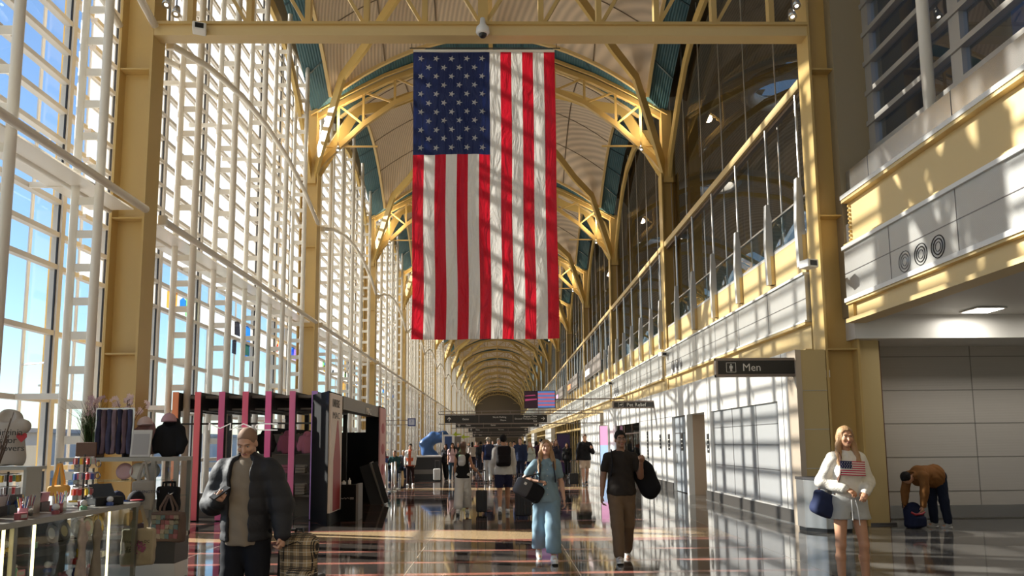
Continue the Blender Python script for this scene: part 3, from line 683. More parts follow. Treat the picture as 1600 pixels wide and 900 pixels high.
# ================================================================ soft shapes from distance fields
class Sdf:
    """Blend of rounded shapes, turned into one continuous mesh."""
    def __init__(s, h=.012): s.h = h; s.p = []; s.cl = []; s.disp = None
    def cone(s, a, b, ra, rb, k=.03, flat=None, sub=False):
        s.p.append(('c', Vector(a), Vector(b), ra, rb, k, flat, sub)); return s
    def chain(s, pts, rs, k=.03, flat=None, sub=False):
        for i in range(len(pts)-1): s.cone(pts[i], pts[i+1], rs[i], rs[i+1], k, flat, sub)
        return s
    def ell(s, c, r, M=None, k=.02, sub=False): s.p.append(('e', Vector(c), r, M, 0, k, None, sub)); return s
    def box(s, c, hlf, rd=.02, M=None, k=.01, sub=False): s.p.append(('b', Vector(c), hlf, M, rd, k, None, sub)); return s
    def clip(s, n, d): s.cl.append((Vector(n), d)); return s          # keep n.p < d
    def cut(s, n, d): s.p.append(('h', Vector(n), d, 0, 0, 0, None, True)); return s   # cuts what was added so far
    def bounds(s, q):
        if q[0] == 'c':
            f = max(1., 1.)*max(q[3], q[4]); a, b = q[1], q[2]
            if q[6]: f *= max(1, q[6][1])
            return [min(a[i], b[i])-f for i in range(3)], [max(a[i], b[i])+f for i in range(3)]
        f = max(q[2])*(1.8 if q[3] is not None and q[0] == 'b' else 1.0)+(q[4] if q[0] == 'b' else 0)
        if q[3] is None: return [q[1][i]-q[2][i] - q[4] for i in range(3)], [q[1][i]+q[2][i]+q[4] for i in range(3)]
        return [q[1][i]-f for i in range(3)], [q[1][i]+f for i in range(3)]
    def mesh(s, name):
        h = s.h; add = [q for q in s.p if not q[7]]
        B = [s.bounds(q) for q in add]
        lo = np.array([min(b[0][i] for b in B) for i in range(3)]) - 4*h; hi = np.array([max(b[1][i] for b in B) for i in range(3)]) + 4*h
        n = np.ceil((hi-lo)/h).astype(int)+1
        F = np.full(tuple(n), 1., np.float32)
        ax = [lo[i]+h*np.arange(n[i], dtype=np.float32) for i in range(3)]
        for q in s.p:
            if q[0] == 'h':
                X, Y, Z = np.meshgrid(*ax, indexing='ij', sparse=True); F = np.maximum(F, X*q[1].x+Y*q[1].y+Z*q[1].z-q[2]).astype(np.float32); continue
            b0, b1 = s.bounds(q); pad = q[5]+3*h
            i0 = [max(0, int((b0[i]-pad-lo[i])/h)) for i in range(3)]; i1 = [min(n[i], int((b1[i]+pad-lo[i])/h)+2) for i in range(3)]
            if any(i1[i] <= i0[i] for i in range(3)): continue
            X, Y, Z = np.meshgrid(*[ax[i][i0[i]:i1[i]] for i in range(3)], indexing='ij')
            if q[0] == 'c':
                a = q[1]; d = q[2]-q[1]; L2 = max(d.length_squared, 1e-9)
                x, y, z = X-a.x, Y-a.y, Z-a.z
                if q[6]:
                    u = Vector(q[6][0]).normalized(); fc = 1/q[6][1]-1
                    du = d.dot(u); pu = x*u.x+y*u.y+z*u.z
                    t = np.clip((x*d.x+y*d.y+z*d.z)/L2, 0, 1)
                    x, y, z = x-t*d.x, y-t*d.y, z-t*d.z
                    pu = x*u.x+y*u.y+z*u.z
                    x, y, z = x+pu*fc*u.x, y+pu*fc*u.y, z+pu*fc*u.z
                    D = (np.sqrt(x*x+y*y+z*z) - (q[3]+(q[4]-q[3])*t))*min(1, q[6][1])
                else:
                    t = np.clip((x*d.x+y*d.y+z*d.z)/L2, 0, 1)
                    x, y, z = x-t*d.x, y-t*d.y, z-t*d.z
                    D = np.sqrt(x*x+y*y+z*z) - (q[3]+(q[4]-q[3])*t)
            else:
                x, y, z = X-q[1].x, Y-q[1].y, Z-q[1].z
                if q[3] is not None:
                    m = np.array(q[3].transposed(), dtype=np.float32)
                    x, y, z = m[0,0]*x+m[0,1]*y+m[0,2]*z, m[1,0]*x+m[1,1]*y+m[1,2]*z, m[2,0]*x+m[2,1]*y+m[2,2]*z
                r = q[2]
                if q[0] == 'e':
                    k0 = np.sqrt((x/r[0])**2+(y/r[1])**2+(z/r[2])**2); k1 = np.sqrt((x/r[0]**2)**2+(y/r[1]**2)**2+(z/r[2]**2)**2)+1e-6
                    D = k0*(k0-1)/k1
                else:
                    x, y, z = np.abs(x)-r[0]+q[4], np.abs(y)-r[1]+q[4], np.abs(z)-r[2]+q[4]
                    D = np.sqrt(np.maximum(x,0)**2+np.maximum(y,0)**2+np.maximum(z,0)**2)+np.minimum(np.maximum(x,np.maximum(y,z)),0)-q[4]
            sl = tuple(slice(i0[i], i1[i]) for i in range(3)); G = F[sl]; k = q[5]
            if q[7]:
                D = -D; hh = np.clip(.5-.5*(G-D)/k, 0, 1) if k > 0 else 0
                F[sl] = G*(1-hh)+D*hh + k*hh*(1-hh)
            else:
                hh = np.clip(.5+.5*(G-D)/k, 0, 1)
                F[sl] = G*(1-hh)+D*hh - k*hh*(1-hh)
        if s.disp or s.cl:
            X, Y, Z = np.meshgrid(*ax, indexing='ij')
            if s.disp: F = F + s.disp(X, Y, Z).astype(np.float32)
            for nn, d in s.cl: F = np.maximum(F, X*nn.x+Y*nn.y+Z*nn.z-d)
        V, Q = surface_nets(F, lo, h)
        me = bpy.data.meshes.new(name)
        if len(V):
            me.vertices.add(len(V)); me.vertices.foreach_set('co', V.astype(np.float32).ravel())
            me.loops.add(len(Q)*4); me.loops.foreach_set('vertex_index', Q.ravel().astype(np.int32))
            me.polygons.add(len(Q)); me.polygons.foreach_set('loop_start', np.arange(0, len(Q)*4, 4, dtype=np.int32)); 
            me.polygons.foreach_set('use_smooth', [True]*len(Q)); me.update(calc_edges=True); me.validate()
        return me
    def build(s, name, m, parent=None):
        me = s.mesh(name); me.materials.append(m); return link(bpy.data.objects.new(name, me), parent)
def surface_nets(F, lo, h):
    S = F < 0; nx, ny, nz = F.shape
    cnt = np.zeros((nx-1, ny-1, nz-1), np.int8)
    off = [(a, b, c) for a in (0, 1) for b in (0, 1) for c in (0, 1)]
    for a, b, c in off: cnt += S[a:nx-1+a, b:ny-1+b, c:nz-1+c]
    act = np.argwhere((cnt > 0) & (cnt < 8))
    if len(act) == 0: return np.zeros((0, 3)), np.zeros((0, 4), int)
    idx = np.full(cnt.shape, -1, np.int32); idx[tuple(act.T)] = np.arange(len(act))
    val = {o: F[act[:,0]+o[0], act[:,1]+o[1], act[:,2]+o[2]] for o in off}
    P = np.zeros((len(act), 3)); C = np.zeros(len(act))
    for o in off:
        for d in range(3):
            if o[d] == 0:
                o2 = list(o); o2[d] = 1; o2 = tuple(o2); a, b = val[o], val[o2]; cr = (a < 0) != (b < 0)
                t = np.where(cr, a/np.where(cr, a-b, 1), 0)
                p = np.tile(np.array(o, float), (len(act), 1)); p[:, d] += t
                P[cr] += p[cr]; C[cr] += 1
    V = lo + h*(act + P/C[:, None])
    Q = []
    for d in range(3):
        e1, e2 = [(1, 2), (2, 0), (0, 1)][d]
        A = [slice(None)]*3; Bn = [slice(None)]*3; A[d] = slice(0, -1); Bn[d] = slice(1, None)
        sa, sb = S[tuple(A)], S[tuple(Bn)]; ed = np.argwhere(sa != sb)
        ok = (ed[:, e1] > 0) & (ed[:, e2] > 0) & (ed[:, e1] < F.shape[e1]-1) & (ed[:, e2] < F.shape[e2]-1); ed = ed[ok]
        if len(ed) == 0: continue
        def cell(a, b):
            c = ed.copy(); c[:, e1] -= a; c[:, e2] -= b; return idx[tuple(c.T)]
        q = np.stack([cell(0, 0), cell(1, 0), cell(1, 1), cell(0, 1)], 1)
        fl = ~sa[tuple(ed.T)]; q[fl] = q[fl][:, ::-1]; Q.append(q)
    Q = np.concatenate(Q); return V, Q[(Q >= 0).all(1)]
def rot(yaw=0, pitch=0, roll=0):
    return (Matrix.Rotation(R(yaw), 3, 'Z') @ Matrix.Rotation(R(pitch), 3, 'X') @ Matrix.Rotation(R(roll), 3, 'Y'))
# ================================================================ people
SKIN = {'fair': mat('skin_fair', (.62, .36, .25), .5, spec=.4), 'tan': mat('skin_tan', (.52, .27, .16), .5, spec=.4), 'brown': mat('skin_brown', (.30, .16, .10), .5, spec=.4), 'dark': mat('skin_dark', (.10, .055, .035), .5, spec=.4)}
def cloth(name, c, bump=.35, sc=14, var=.1): return mat('cloth_'+name, c, .85, bump=bump, bscale=sc, var=var, vscale=6, spec=.2)
EYEW = mat('eye_white', (.42, .38, .35), .4); IRIS = mat('eye_iris', (.03, .02, .015), .2); LIP = mat('lip', (.38, .13, .11), .5)
HAIR = {'blonde': mat('hair_blonde', (.36, .21, .10), .55, bump=.6, bscale=60, var=.25, vscale=25), 'brown': mat('hair_brown', (.10, .05, .028), .5, bump=.6, bscale=60, var=.2, vscale=25), 'black': mat('hair_black', (.012, .010, .009), .75, bump=.9, bscale=45, spec=.2), 'grey': mat('hair_grey', (.35, .33, .30), .6, bump=.5, bscale=60), 'stubble': mat('hair_cropped', (.27, .165, .11), .8), 'auburn': mat('hair_auburn', (.16, .07, .035), .5, bump=.6, bscale=60)}
PEOPLE = []
def person(label, loc, rz, H=1.75, sex='m', skin='fair', legs=((15, 8, .03), (-15, 20, .03)), arms=None, lean=4, head=(0, 0), h=.011,
           top=None, bottom=None, hair=('short', 'brown'), shoes=None, group=None, extra=None, cat='person', build=1.0, curl=(35, 35), name='person', sockc=None, face=True, pel=None):
    """Figure standing at loc, facing -Y when rz is 0. legs: (swing forward, knee bend, spread) for s=-1 and s=+1; arms: (elbow direction, wrist direction, palm normal)."""
    k = H/1.75; fem = sex == 'f'; bw = build
    root = thing(name, label, cat, (loc[0], loc[1], 0), R(rz), group)
    sk = SKIN[skin]; V = Vector
    hipw = .088*k; J = {}
    def legchain(s, a, b, sp):
        hip = V((s*hipw, 0, 0)); a_, b_ = R(a), R(b)
        kn = hip + .435*k*V((s*sp, -math.sin(a_), -math.cos(a_))); an = kn + .42*k*V((s*sp*.3, -math.sin(a_-b_), -math.cos(a_-b_)))
        return hip, kn, an, a-b
    L = {s: legchain(s, *lg) for s, lg in zip((-1, 1), legs)}
    low = min(L[s][2].z for s in L); pz = -low + .085*k if pel is None else pel
    off = V((0, 0, pz))
    for s in L: J['hip', s], J['knee', s], J['ank', s] = [p+off for p in L[s][:3]]; J['shin', s] = L[s][3]
    P = off.copy(); ln = R(lean); up = V((0, -math.sin(ln), math.cos(ln))); fw = V((0, -math.cos(ln), -math.sin(ln)))
    C = P + up*.40*k; N = P + up*.545*k; shw = (.155 if fem else .182)*k*bw
    Hc = N + up*.03*k + V((0, -.015*k, .155*k)) if lean < 40 else N + up*.17*k + V((0, -.0, -.05*k))
    HR = rot(head[0], head[1]) if lean < 40 else rot(head[0], lean*.8)
    if arms is None:
        arms = ((V((-.12, .05, -1)), V((-.06, -.2, -1)), V((1, 0, 0))), (V((.12, -.05, -1)), V((.06, -.3, -1)), V((-1, 0, 0))))
    for s, (eu, ef, pn) in zip((-1, 1), arms):
        sh = P + up*.50*k + V((s*shw, 0, 0)); J['sho', s] = sh
        el = sh + V(eu).normalized()*.285*k; wr = el + V(ef).normalized()*.25*k
        J['elb', s] = el; J['wri', s] = wr; J['hd', s] = V(ef).normalized(); J['pn', s] = V(pn)
    # ---- body, one continuous skin
    b = Sdf(h)
    tk = .045*k; flY = ((0, 1, 0), .7)
    def torso(S, g, kk=.05):
        S.ell(P+up*.02*k, ((.165 if fem else .155)*k*bw+g, .108*k*bw+g, .12*k+g*.5), None, kk)
        S.cone(P+up*.06*k, P+up*.25*k, (.135 if fem else .14)*k*bw+g, (.118 if fem else .145)*k*bw+g, kk, ((0, 1, 0), .72))
        S.cone(P+up*.25*k, P+up*.43*k, (.118 if fem else .145)*k*bw+g, (.14 if fem else .165)*k*bw+g, kk, ((0, 1, 0), .68))
        S.cone(J['sho', -1]-V((-.02*k, 0, .0)), J['sho', 1]-V((.02*k, 0, 0)), .052*k*bw+g*.7, .052*k*bw+g*.7, kk)
        if fem:
            for s in (-1, 1): S.ell(P+up*.36*k+fw*.085*k+V((s*.07*k, 0, 0)), (.062*k+g, .055*k+g, .06*k+g), None, .04)
    torso(b, 0)
    b.cone(N-up*.06*k, Hc-HR@V((0, -.01*k, .07*k)), (.047 if fem else .056)*k, (.045 if fem else .054)*k, .03)
    hr = k*(.97 if fem else 1.0)
    b.ell(Hc+HR@V((0, .012*hr, .03*hr)), (.073*hr, .092*hr, .088*hr), HR, .02)
    b.ell(Hc+HR@V((0, -.022*hr, -.035*hr)), (.056*hr, .066*hr, .078*hr), HR, .03)
    if face and h < .014:
        b.ell(Hc+HR@V((0, -.066*hr, -.088*hr)), (.026*hr, .022*hr, .02*hr), HR, .02)         # chin
        b.cone(Hc+HR@V((0, -.083*hr, .008*hr)), Hc+HR@V((0, -.104*hr, -.034*hr)), .009*hr, .014*hr, .012)   # nose
        for s in (-1, 1):
            b.ell(Hc+HR@V((s*.031*hr, -.092*hr, .006*hr)), (.017*hr, .014*hr, .012*hr), HR, .008, True)  # eye sockets
            b.cone(Hc+HR@V((s*.012*hr, -.088*hr, .027*hr)), Hc+HR@V((s*.044*hr, -.078*hr, .025*hr)), .007*hr, .007*hr, .01)
            b.ell(Hc+HR@V((s*.074*hr, .0, -.008*hr)), (.010*hr, .020*hr, .032*hr), HR, .006)
            b.ell(Hc+HR@V((s*.04*hr, -.07*hr, -.025*hr)), (.02*hr, .02*hr, .022*hr), HR, .02)
        b.ell(Hc+HR@V((0, -.089*hr, -.060*hr)), (.020*hr, .009*hr, .008*hr), HR, .008)
    for s in (-1, 1):
        b.chain([J['sho', s], J['elb', s], J['wri', s]], [(.044 if fem else .052)*k*bw, (.034 if fem else .040)*k*bw, (.024 if fem else .028)*k], .02)
        b.cone(J['elb', s]+(J['wri', s]-J['elb', s])*.12, J['elb', s]+(J['wri', s]-J['elb', s])*.45, .038*k, .035*k, .02)
        hip, kn, an = J['hip', s], J['knee', s], J['ank', s]
        b.chain([hip, kn], [(.088 if fem else .085)*k*bw, .056*k*bw], .03)
        b.chain([kn, kn+(an-kn)*.32+V((0, .018*k, 0)), an], [.052*k*bw, .055*k*bw, .036*k], .025)
        a_ = R(J['shin', s]); ft = V((0, -math.cos(a_*.8), math.sin(a_*.8)))
        J['ft', s] = ft; J['fd', s] = V((0, -math.sin(a_*.8), -math.cos(a_*.8)))
        b.cone(an+J['fd', s]*.045*k, an+ft*.13*k+J['fd', s]*.05*k, .034*k, .03*k, .02)
        # hand: palm, four bent fingers, thumb from the side of the palm
        d = J['hd', s]; n_ = J['pn', s]; n_ = (n_-d*n_.dot(d)).normalized(); tside = d.cross(n_)*(1 if s < 0 else -1)
        w0 = J['wri', s]; cr = curl[0 if s < 0 else 1]; J['palm', s] = w0+d*.07*k+n_*.02*k
        if h < .016:
            b.cone(w0+d*.01*k, w0+d*.075*k, .024*k, .033*k, .01, (n_, .45))
            hk = .9*k if fem else k
            for q, (o, ln_) in enumerate(((-.030, .072), (-.010, .080), (.011, .076), (.030, .060))):
                base = w0+d*.085*k-tside*o*hk*.95
                a1 = R(cr*.8+q*3); a2 = R(cr*2.0+q*4)
                d1 = d*math.cos(a1)+n_*math.sin(a1); d2 = d*math.cos(a2)+n_*math.sin(a2)
                m1 = base+d1*ln_*.55*hk; m2 = m1+d2*ln_*.55*hk
                b.chain([base-d*.01, m1, m2], [.0098*hk, .0092*hk, .0078*hk], .004)
            tb = w0+d*.03*k+tside*.024*k; t1 = tb+(d*.7+tside*.55+n_*.35).normalized()*.036*hk; t2 = t1+(d*.9+n_*.5).normalized()*.03*hk
            b.chain([tb, t1, t2], [.014*hk, .0115*hk, .009*hk], .008)
        else:
            b.cone(w0+d*.01*k, w0+d*.09*k, .024*k, .03*k, .01, (n_, .5)); b.cone(w0+d*.09*k, w0+d*.13*k+n_*.05*k, .022*k, .018*k, .01)
            b.cone(w0+d*.03*k, w0+d*.07*k+tside*.04*k+n_*.02*k, .012*k, .011*k, .008)
    b.build('body', sk, root)
    # ---- face details
    if face and h < .014:
        e = MB(); e.use(EYEW)
        for s in (-1, 1):
            c = Hc+HR@V((s*.031*hr, -.078*hr, .006*hr)); e.use(EYEW); e.ball(c, (.0115*hr, .008*hr, .0055*hr), 10, 7)
            e.use(IRIS); e.ball(c+HR@V((0, -.0056*hr, 0)), (.0058*hr, .004*hr, .0054*hr), 8, 6)
        e.build('eyes', None, root, True)
        bm_ = MB()
        for s in (-1, 1): bm_.tube([Hc+HR@V((s*.013*hr, -.093*hr, .026*hr)), Hc+HR@V((s*.032*hr, -.093*hr, .032*hr)), Hc+HR@V((s*.050*hr, -.078*hr, .027*hr))], [.0035*hr, .0045*hr, .0025*hr], 6)
        bm_.build('eyebrows', HAIR[hair[1]], root, True)
        MB().ball(Hc+HR@V((0, -.0945*hr, -.059*hr)), (.021*hr, .0055*hr, .0075*hr), 10, 6).build('lips', LIP, root, True)
    # ---- hair
    hs, hc = hair
    if hs != 'none':
        g = Sdf(max(h, .009) if hs != 'cropped' else h); a = .012*hr
        if hs == 'cropped': a = .0022
        g.ell(Hc+HR@V((0, .016*hr, .034*hr+(.004 if hs == 'short' else 0))), (.074*hr+a*(.5 if hs == 'short' else 1), .094*hr+a, .088*hr+a), HR, .02)
        if hs == 'curly':
            for q in range(16):
                t = q*2.4; z_ = .06+.045*math.sin(q*1.7); g.ell(Hc+HR@V((.06*hr*math.cos(t), .02*hr+.07*hr*math.sin(t), (z_+.02)*hr)), (.03*hr, .03*hr, .026*hr), None, .015)
        if hs in ('long', 'bob', 'tied'):
            g.ell(Hc+HR@V((0, .03*hr, -.01*hr)), (.078*hr, .085*hr, .10*hr), HR, .02)
        g.box(Hc+HR@V((0, -.095*hr, -.045*hr)), ((.054 if fem else .060)*hr, .062*hr, (.118 if fem else .112)*hr), .045*hr, HR, .008, True)          # the face stays clear
        if hs in ('short', 'curly', 'cropped'): g.ell(Hc+HR@V((0, -.02*hr, -.115*hr)), (.11*hr, .11*hr, .088*hr), HR, .01, True)
        if hs == 'long':
            for s in (-1, 1):
                g.chain([Hc+HR@V((s*.062*hr, -.005*hr, .03*hr)), Hc+HR@V((s*.082*hr, .0, -.08*hr)), N+V((s*.10*k, -.05*k, -.02*k)), N+V((s*.115*k, -.115*k, -.17*k))], [.028*hr, .034*hr, .036*k, .016*k], .02, ((0, 1, 0), .8))
            g.chain([Hc+HR@V((0, .06*hr, -.02*hr)), N+V((0, .07*k, .0)), N+V((0, .085*k, -.14*k))], [.07*hr, .07*k, .03*k], .03, ((0, 1, 0), .6))
        if hs == 'backlong':
            g.chain([Hc+HR@V((0, .04*hr, 0)), N+V((0, .05*k, .02)), N+V((.01, .10*k, -.20*k))], [.075*hr, .075*k, .05*k], .03, ((0, 1, 0), .6))
        if hs == 'tied': g.ell(Hc+HR@V((0, .10*hr, .05*hr)), (.035*hr, .04*hr, .035*hr), None, .01)
        g.disp = (lambda X, Y, Z: .0022*np.sin(95*X+30*Y+6*np.sin(9*Z))) if hs != 'cropped' else None
        g.build('hair', HAIR[hc], root)
    # ---- clothes
    def fold(amp, f1=22, f2=55): return lambda X, Y, Z: amp*np.sin(f1*Z+7*np.sin(9*X+4*Y)+5*Y)*.6+amp*.5*np.sin(f2*Z+20*X+13*np.sin(7*Y))
    hc_ = max(h, .010)
    if bottom:
        kind, m_ = bottom[:2]; t = Sdf(hc_)
        g = {'slim': .010, 'pants': .018, 'wide': .022, 'shorts': .026, 'tightshorts': .012, 'leggings': .006}[kind]
        t.ell(P+up*.01*k, ((.168 if fem else .158)*k*bw+g, .112*k*bw+g, .125*k+g), None, .06)
        t.cone(P+up*.06*k, P+up*.13*k, (.137 if fem else .143)*k*bw+g*.6, (.13 if fem else .143)*k*bw+g*.6, .04, flY)
        for s in (-1, 1):
            hip, kn, an = J['hip', s], J['knee', s], J['ank', s]
            if kind in ('shorts', 'tightshorts'):
                fr_ = .36 if fem else .78
                t.cone(hip, hip+(kn-hip)*fr_, .092*k*bw+g, (.085 if fem else .072)*k*bw+g*1.5, .05); continue
            t.cone(hip, kn, .092*k*bw+g*.9, (.058+(.030 if kind == 'wide' else .012 if kind == 'pants' else 0))*k+g, .05)
            end = an + (an-kn).normalized()*(-.03*k if kind != 'wide' else -.09*k)
            t.cone(kn, end, (.056+(.032 if kind == 'wide' else .014 if kind == 'pants' else 0))*k+g, (.04+(.055 if kind == 'wide' else .02 if kind == 'pants' else .002))*k+g*.7, .02)
        if kind in ('shorts', 'tightshorts'):
            hz = min((J['hip', s]+(J['knee', s]-J['hip', s])*fr_).z for s in (-1, 1)) - .0*k
            t.cut((0, 0, -1), -hz); t.box(V((0, P.y, hz)), (.010*k, .3, .075*k), .005, None, .02, True)
        if kind in ('wide', 'pants') and lean < 40 and pel is None: t.cut((0, 0, -1), -(min(J['ank', s].z for s in (-1, 1))+(.06 if kind == 'wide' else -.035)*k))
        t.disp = fold(.004 if kind not in ('slim', 'leggings') else .002); tr = t.build('shorts' if 'shorts' in kind else 'trousers', m_, root)
    if top:
        kind, m_ = top[:2]; opt = top[2] if len(top) > 2 else {}
        t = Sdf(hc_); g = {'tee': .010, 'shirt': .013, 'sweater': .022, 'jacket': .030, 'puffer': .046, 'tank': .010}[kind]
        # torso down to the hem
        hem = opt.get('hem', .02); fl_ = ((0, 1, 0), .90 if opt.get('open') else .76)
        low_ = hem < .08 and not opt.get('open'); fl_ = ((0, 1, 0), .76) if low_ else fl_
        t.cone(P+up*(hem)*k, P+up*.25*k, (.190*k*bw+g+.006) if low_ else (.152 if fem else .150)*k*bw+g, (.125 if fem else .148)*k*bw+g, .04, fl_)
        t.cone(P+up*.25*k, P+up*.43*k, (.125 if fem else .148)*k*bw+g, (.14 if fem else .165)*k*bw+g*.9, .05, ((0, 1, 0), .82 if opt.get('open') else .70))
        t.cut(-up, -((P+up*(hem-.05)*k).dot(up)))
        t.cone(J['sho', -1]-V((-.02*k, 0, .0)), J['sho', 1]-V((.02*k, 0, 0)), .052*k*bw+g*.6, .052*k*bw+g*.6, .05)
        if kind != 'tank':
            t.cone(N-up*.075*k, N-up*.01*k, .07*k+g*.3, .055*k+g*.3, .03)
        if fem:
            for s in (-1, 1): t.ell(P+up*.36*k+fw*.085*k+V((s*.07*k, 0, 0)), (.062*k+g, .055*k+g*.8, .06*k+g), None, .05)
        for s in (-1, 1):
            sh, el, wr = J['sho', s], J['elb', s], J['wri', s]
            if kind == 'tank': continue
            if opt.get('sleeve', 'long') == 'short':
                t.cone(sh, sh+(el-sh)*.60, .054*k*bw+g*.8, .048*k*bw+g*1.2, .02)
            else:
                pf = 1.08 if kind in ('puffer', 'sweater') else 1.0
                t.cone(sh, el, .056*k*bw+g*.9, (.046*k+g)*pf, .03); t.cone(el, wr-(wr-el).normalized()*.01, (.046*k+g)*pf, (.032*k+g*.8)*(1.1 if kind == 'sweater' else 1), .03)
        if kind in ('puffer', 'jacket'):
            t.cone(N-up*.02*k+V((0, .02*k, 0)), N+up*.045*k+V((0, .01*k, 0)), .082*k, .085*k, .02)
            t.ell(N+up*.06*k+V((0, -.015*k, 0)), (.064*k, .064*k, .10*k), None, .008, True)
            if opt.get('open'):
                gap = opt['open']
                t.box(P+up*.22*k+fw*.20*k, (gap*k, .14*k, .42*k), .02, rot(0, lean), .01, True)
        if kind in ('puffer',):
            t.disp = lambda X, Y, Z: .008*np.abs(np.sin(Z*math.pi/.135)) *-1 + .004 + .002*np.sin(60*X+12*Z)
        else: t.disp = fold(.0045 if kind != 'tank' else .002)
        t.build({'tee': 't_shirt', 'shirt': 'shirt', 'sweater': 'sweater', 'jacket': 'jacket', 'puffer': 'puffer_jacket', 'tank': 'top'}[kind], m_, root)
        if opt.get('open') and 'inner' in opt:
            t = Sdf(hc_); g = .030; fl_ = ((0, 1, 0), .82)
            t.cone(P+up*(hem-.03)*k, P+up*.25*k, .150*k*bw+g, .148*k*bw+g, .04, fl_); t.cone(P+up*.25*k, P+up*.43*k, .148*k*bw+g, .155*k*bw+g, .05, ((0, 1, 0), .68))
            t.cut(-up, -((P+up*(hem-.09)*k).dot(up))); t.cone(N-up*.075*k, N+up*.0*k, .075*k, .062*k, .03); t.disp = fold(.004)
            t.build('shirt', opt['inner'], root)
    if shoes:
        for s in (-1, 1):
            an = J['ank', s]; ft = J['ft', s]; fd = J['fd', s]; g = Sdf(max(.008, h*.8))
            g.cone(an+fd*.035*k-ft*.02*k, an+fd*.055*k+ft*.06*k, .044*k, .04*k, .03); g.cone(an+fd*.055*k+ft*.06*k, an+fd*.062*k+ft*.15*k, .040*k, .030*k, .03)
            g.cone(an, an+fd*.03*k, .044*k, .045*k, .02)
            g.clip(fd, (an+fd*.085*k).dot(fd)); o = g.build('shoe', shoes if not isinstance(shoes, tuple) else shoes[0], root)
            so_ = MB(); 
            side = V((1, 0, 0)); c0 = an+fd*.078*k
            out = [(-.028, -.062), (.028, -.062), (.038, .02), (.043, .10), (.032, .165), (0, .182), (-.032, .165), (-.043, .10), (-.038, .02)]
            so_.ext([(p[0]*k*1.02, p[1]*k) for p in out], c0, side, ft, .022*k) if (side.cross(ft)).dot(fd) > 0 else so_.ext([(p[0]*k*1.02, p[1]*k) for p in out], c0+fd*.0*k, side, ft, -.022*k)
            so_.build('shoe_sole', WHITEP if not isinstance(shoes, tuple) else shoes[1], root)
    J.update(P=P, N=N, C=C, Hc=Hc, HR=HR, up=up, fw=fw, k=k, root=root, hr=hr)
    J['W'] = lambda v: Matrix.Translation((loc[0], loc[1], 0)) @ Matrix.Rotation(R(rz), 4, 'Z') @ Vector(v)
    PEOPLE.append(J)
    return J
# ---------------------------------------------------------------- bags and luggage
def backpack(label, J, m, size=(.15, .085, .23), straps=True, group=None, zoff=-.02, name='backpack', one_side=None):
    """Worn on the back of the figure J; a thing of its own."""
    k = J['k']; t = thing(name, label, 'backpack', J['W']((0, 0, 0)), J['root'].rotation_euler.z, group)
    up = J['up']; c = J['P']+up*(.33+zoff)*k - J['fw']*.215*k; M_ = rot(0, math.degrees(math.atan2(-up.y, up.z)))
    g = Sdf(.014); g.box(c, size, .06, M_, .02); g.box(c-J['fw']*.07-up*.08, (size[0]*.8, .05, size[2]*.45), .04, M_, .02)
    g.disp = lambda X, Y, Z: .003*np.sin(30*Z+9*X); g.build('pack', m, t)
    if straps:
        for s in ((-1, 1) if one_side is None else (one_side,)):
            sh = J['sho', s]+V3((-s*.055*k, 0, .0))
            MB().poly([c+V3((s*.08, -.03, .2))*k, sh+up*.085*k+V3((0, .03, 0)), sh+up*.07*k-V3((0, .04, 0)), sh+J['fw']*.135*k-up*.09*k, sh+J['fw']*.15*k-up*.22*k+V3((s*.02, 0, 0)), c+V3((s*.14, -.05, -.15))*k], .045, .012, (1, 0, 0)).build('strap', m, t)
    return t
V3 = Vector
def suitcase(label, loc, rz, m, H=.56, W=.36, D=.23, handle=.98, group=None):
    t = thing('suitcase', label, 'suitcase', (*loc, 0), R(rz), group)
    g = Sdf(.012); g.box((0, 0, .05+H/2), (W/2, D/2, H/2), .035, None, .005)
    g.disp = lambda X, Y, Z: .0035*np.sign(np.sin(X*90)); g.build('shell', m, t)
    f = MB()
    for x in (-.09, .09): f.tube([(x, D/2-.03, .05+H), (x, D/2-.03, handle)], .008, 6)
    f.tube([(-.1, D/2-.03, handle), (.1, D/2-.03, handle)], .014, 8); f.build('handle', DSTEEL, t)
    for x in (-1, 1):
        for y in (-1, 1): MB().tube([(x*(W/2-.05)-.012, y*(D/2-.05), .027), (x*(W/2-.05)+.012, y*(D/2-.05), .027)], .027, 10).build('wheel', BLACK, t)
    return t
# ================================================================ the people in the hall
C_ = cloth
D = lambda x, y, z: Vector((x, y, z))
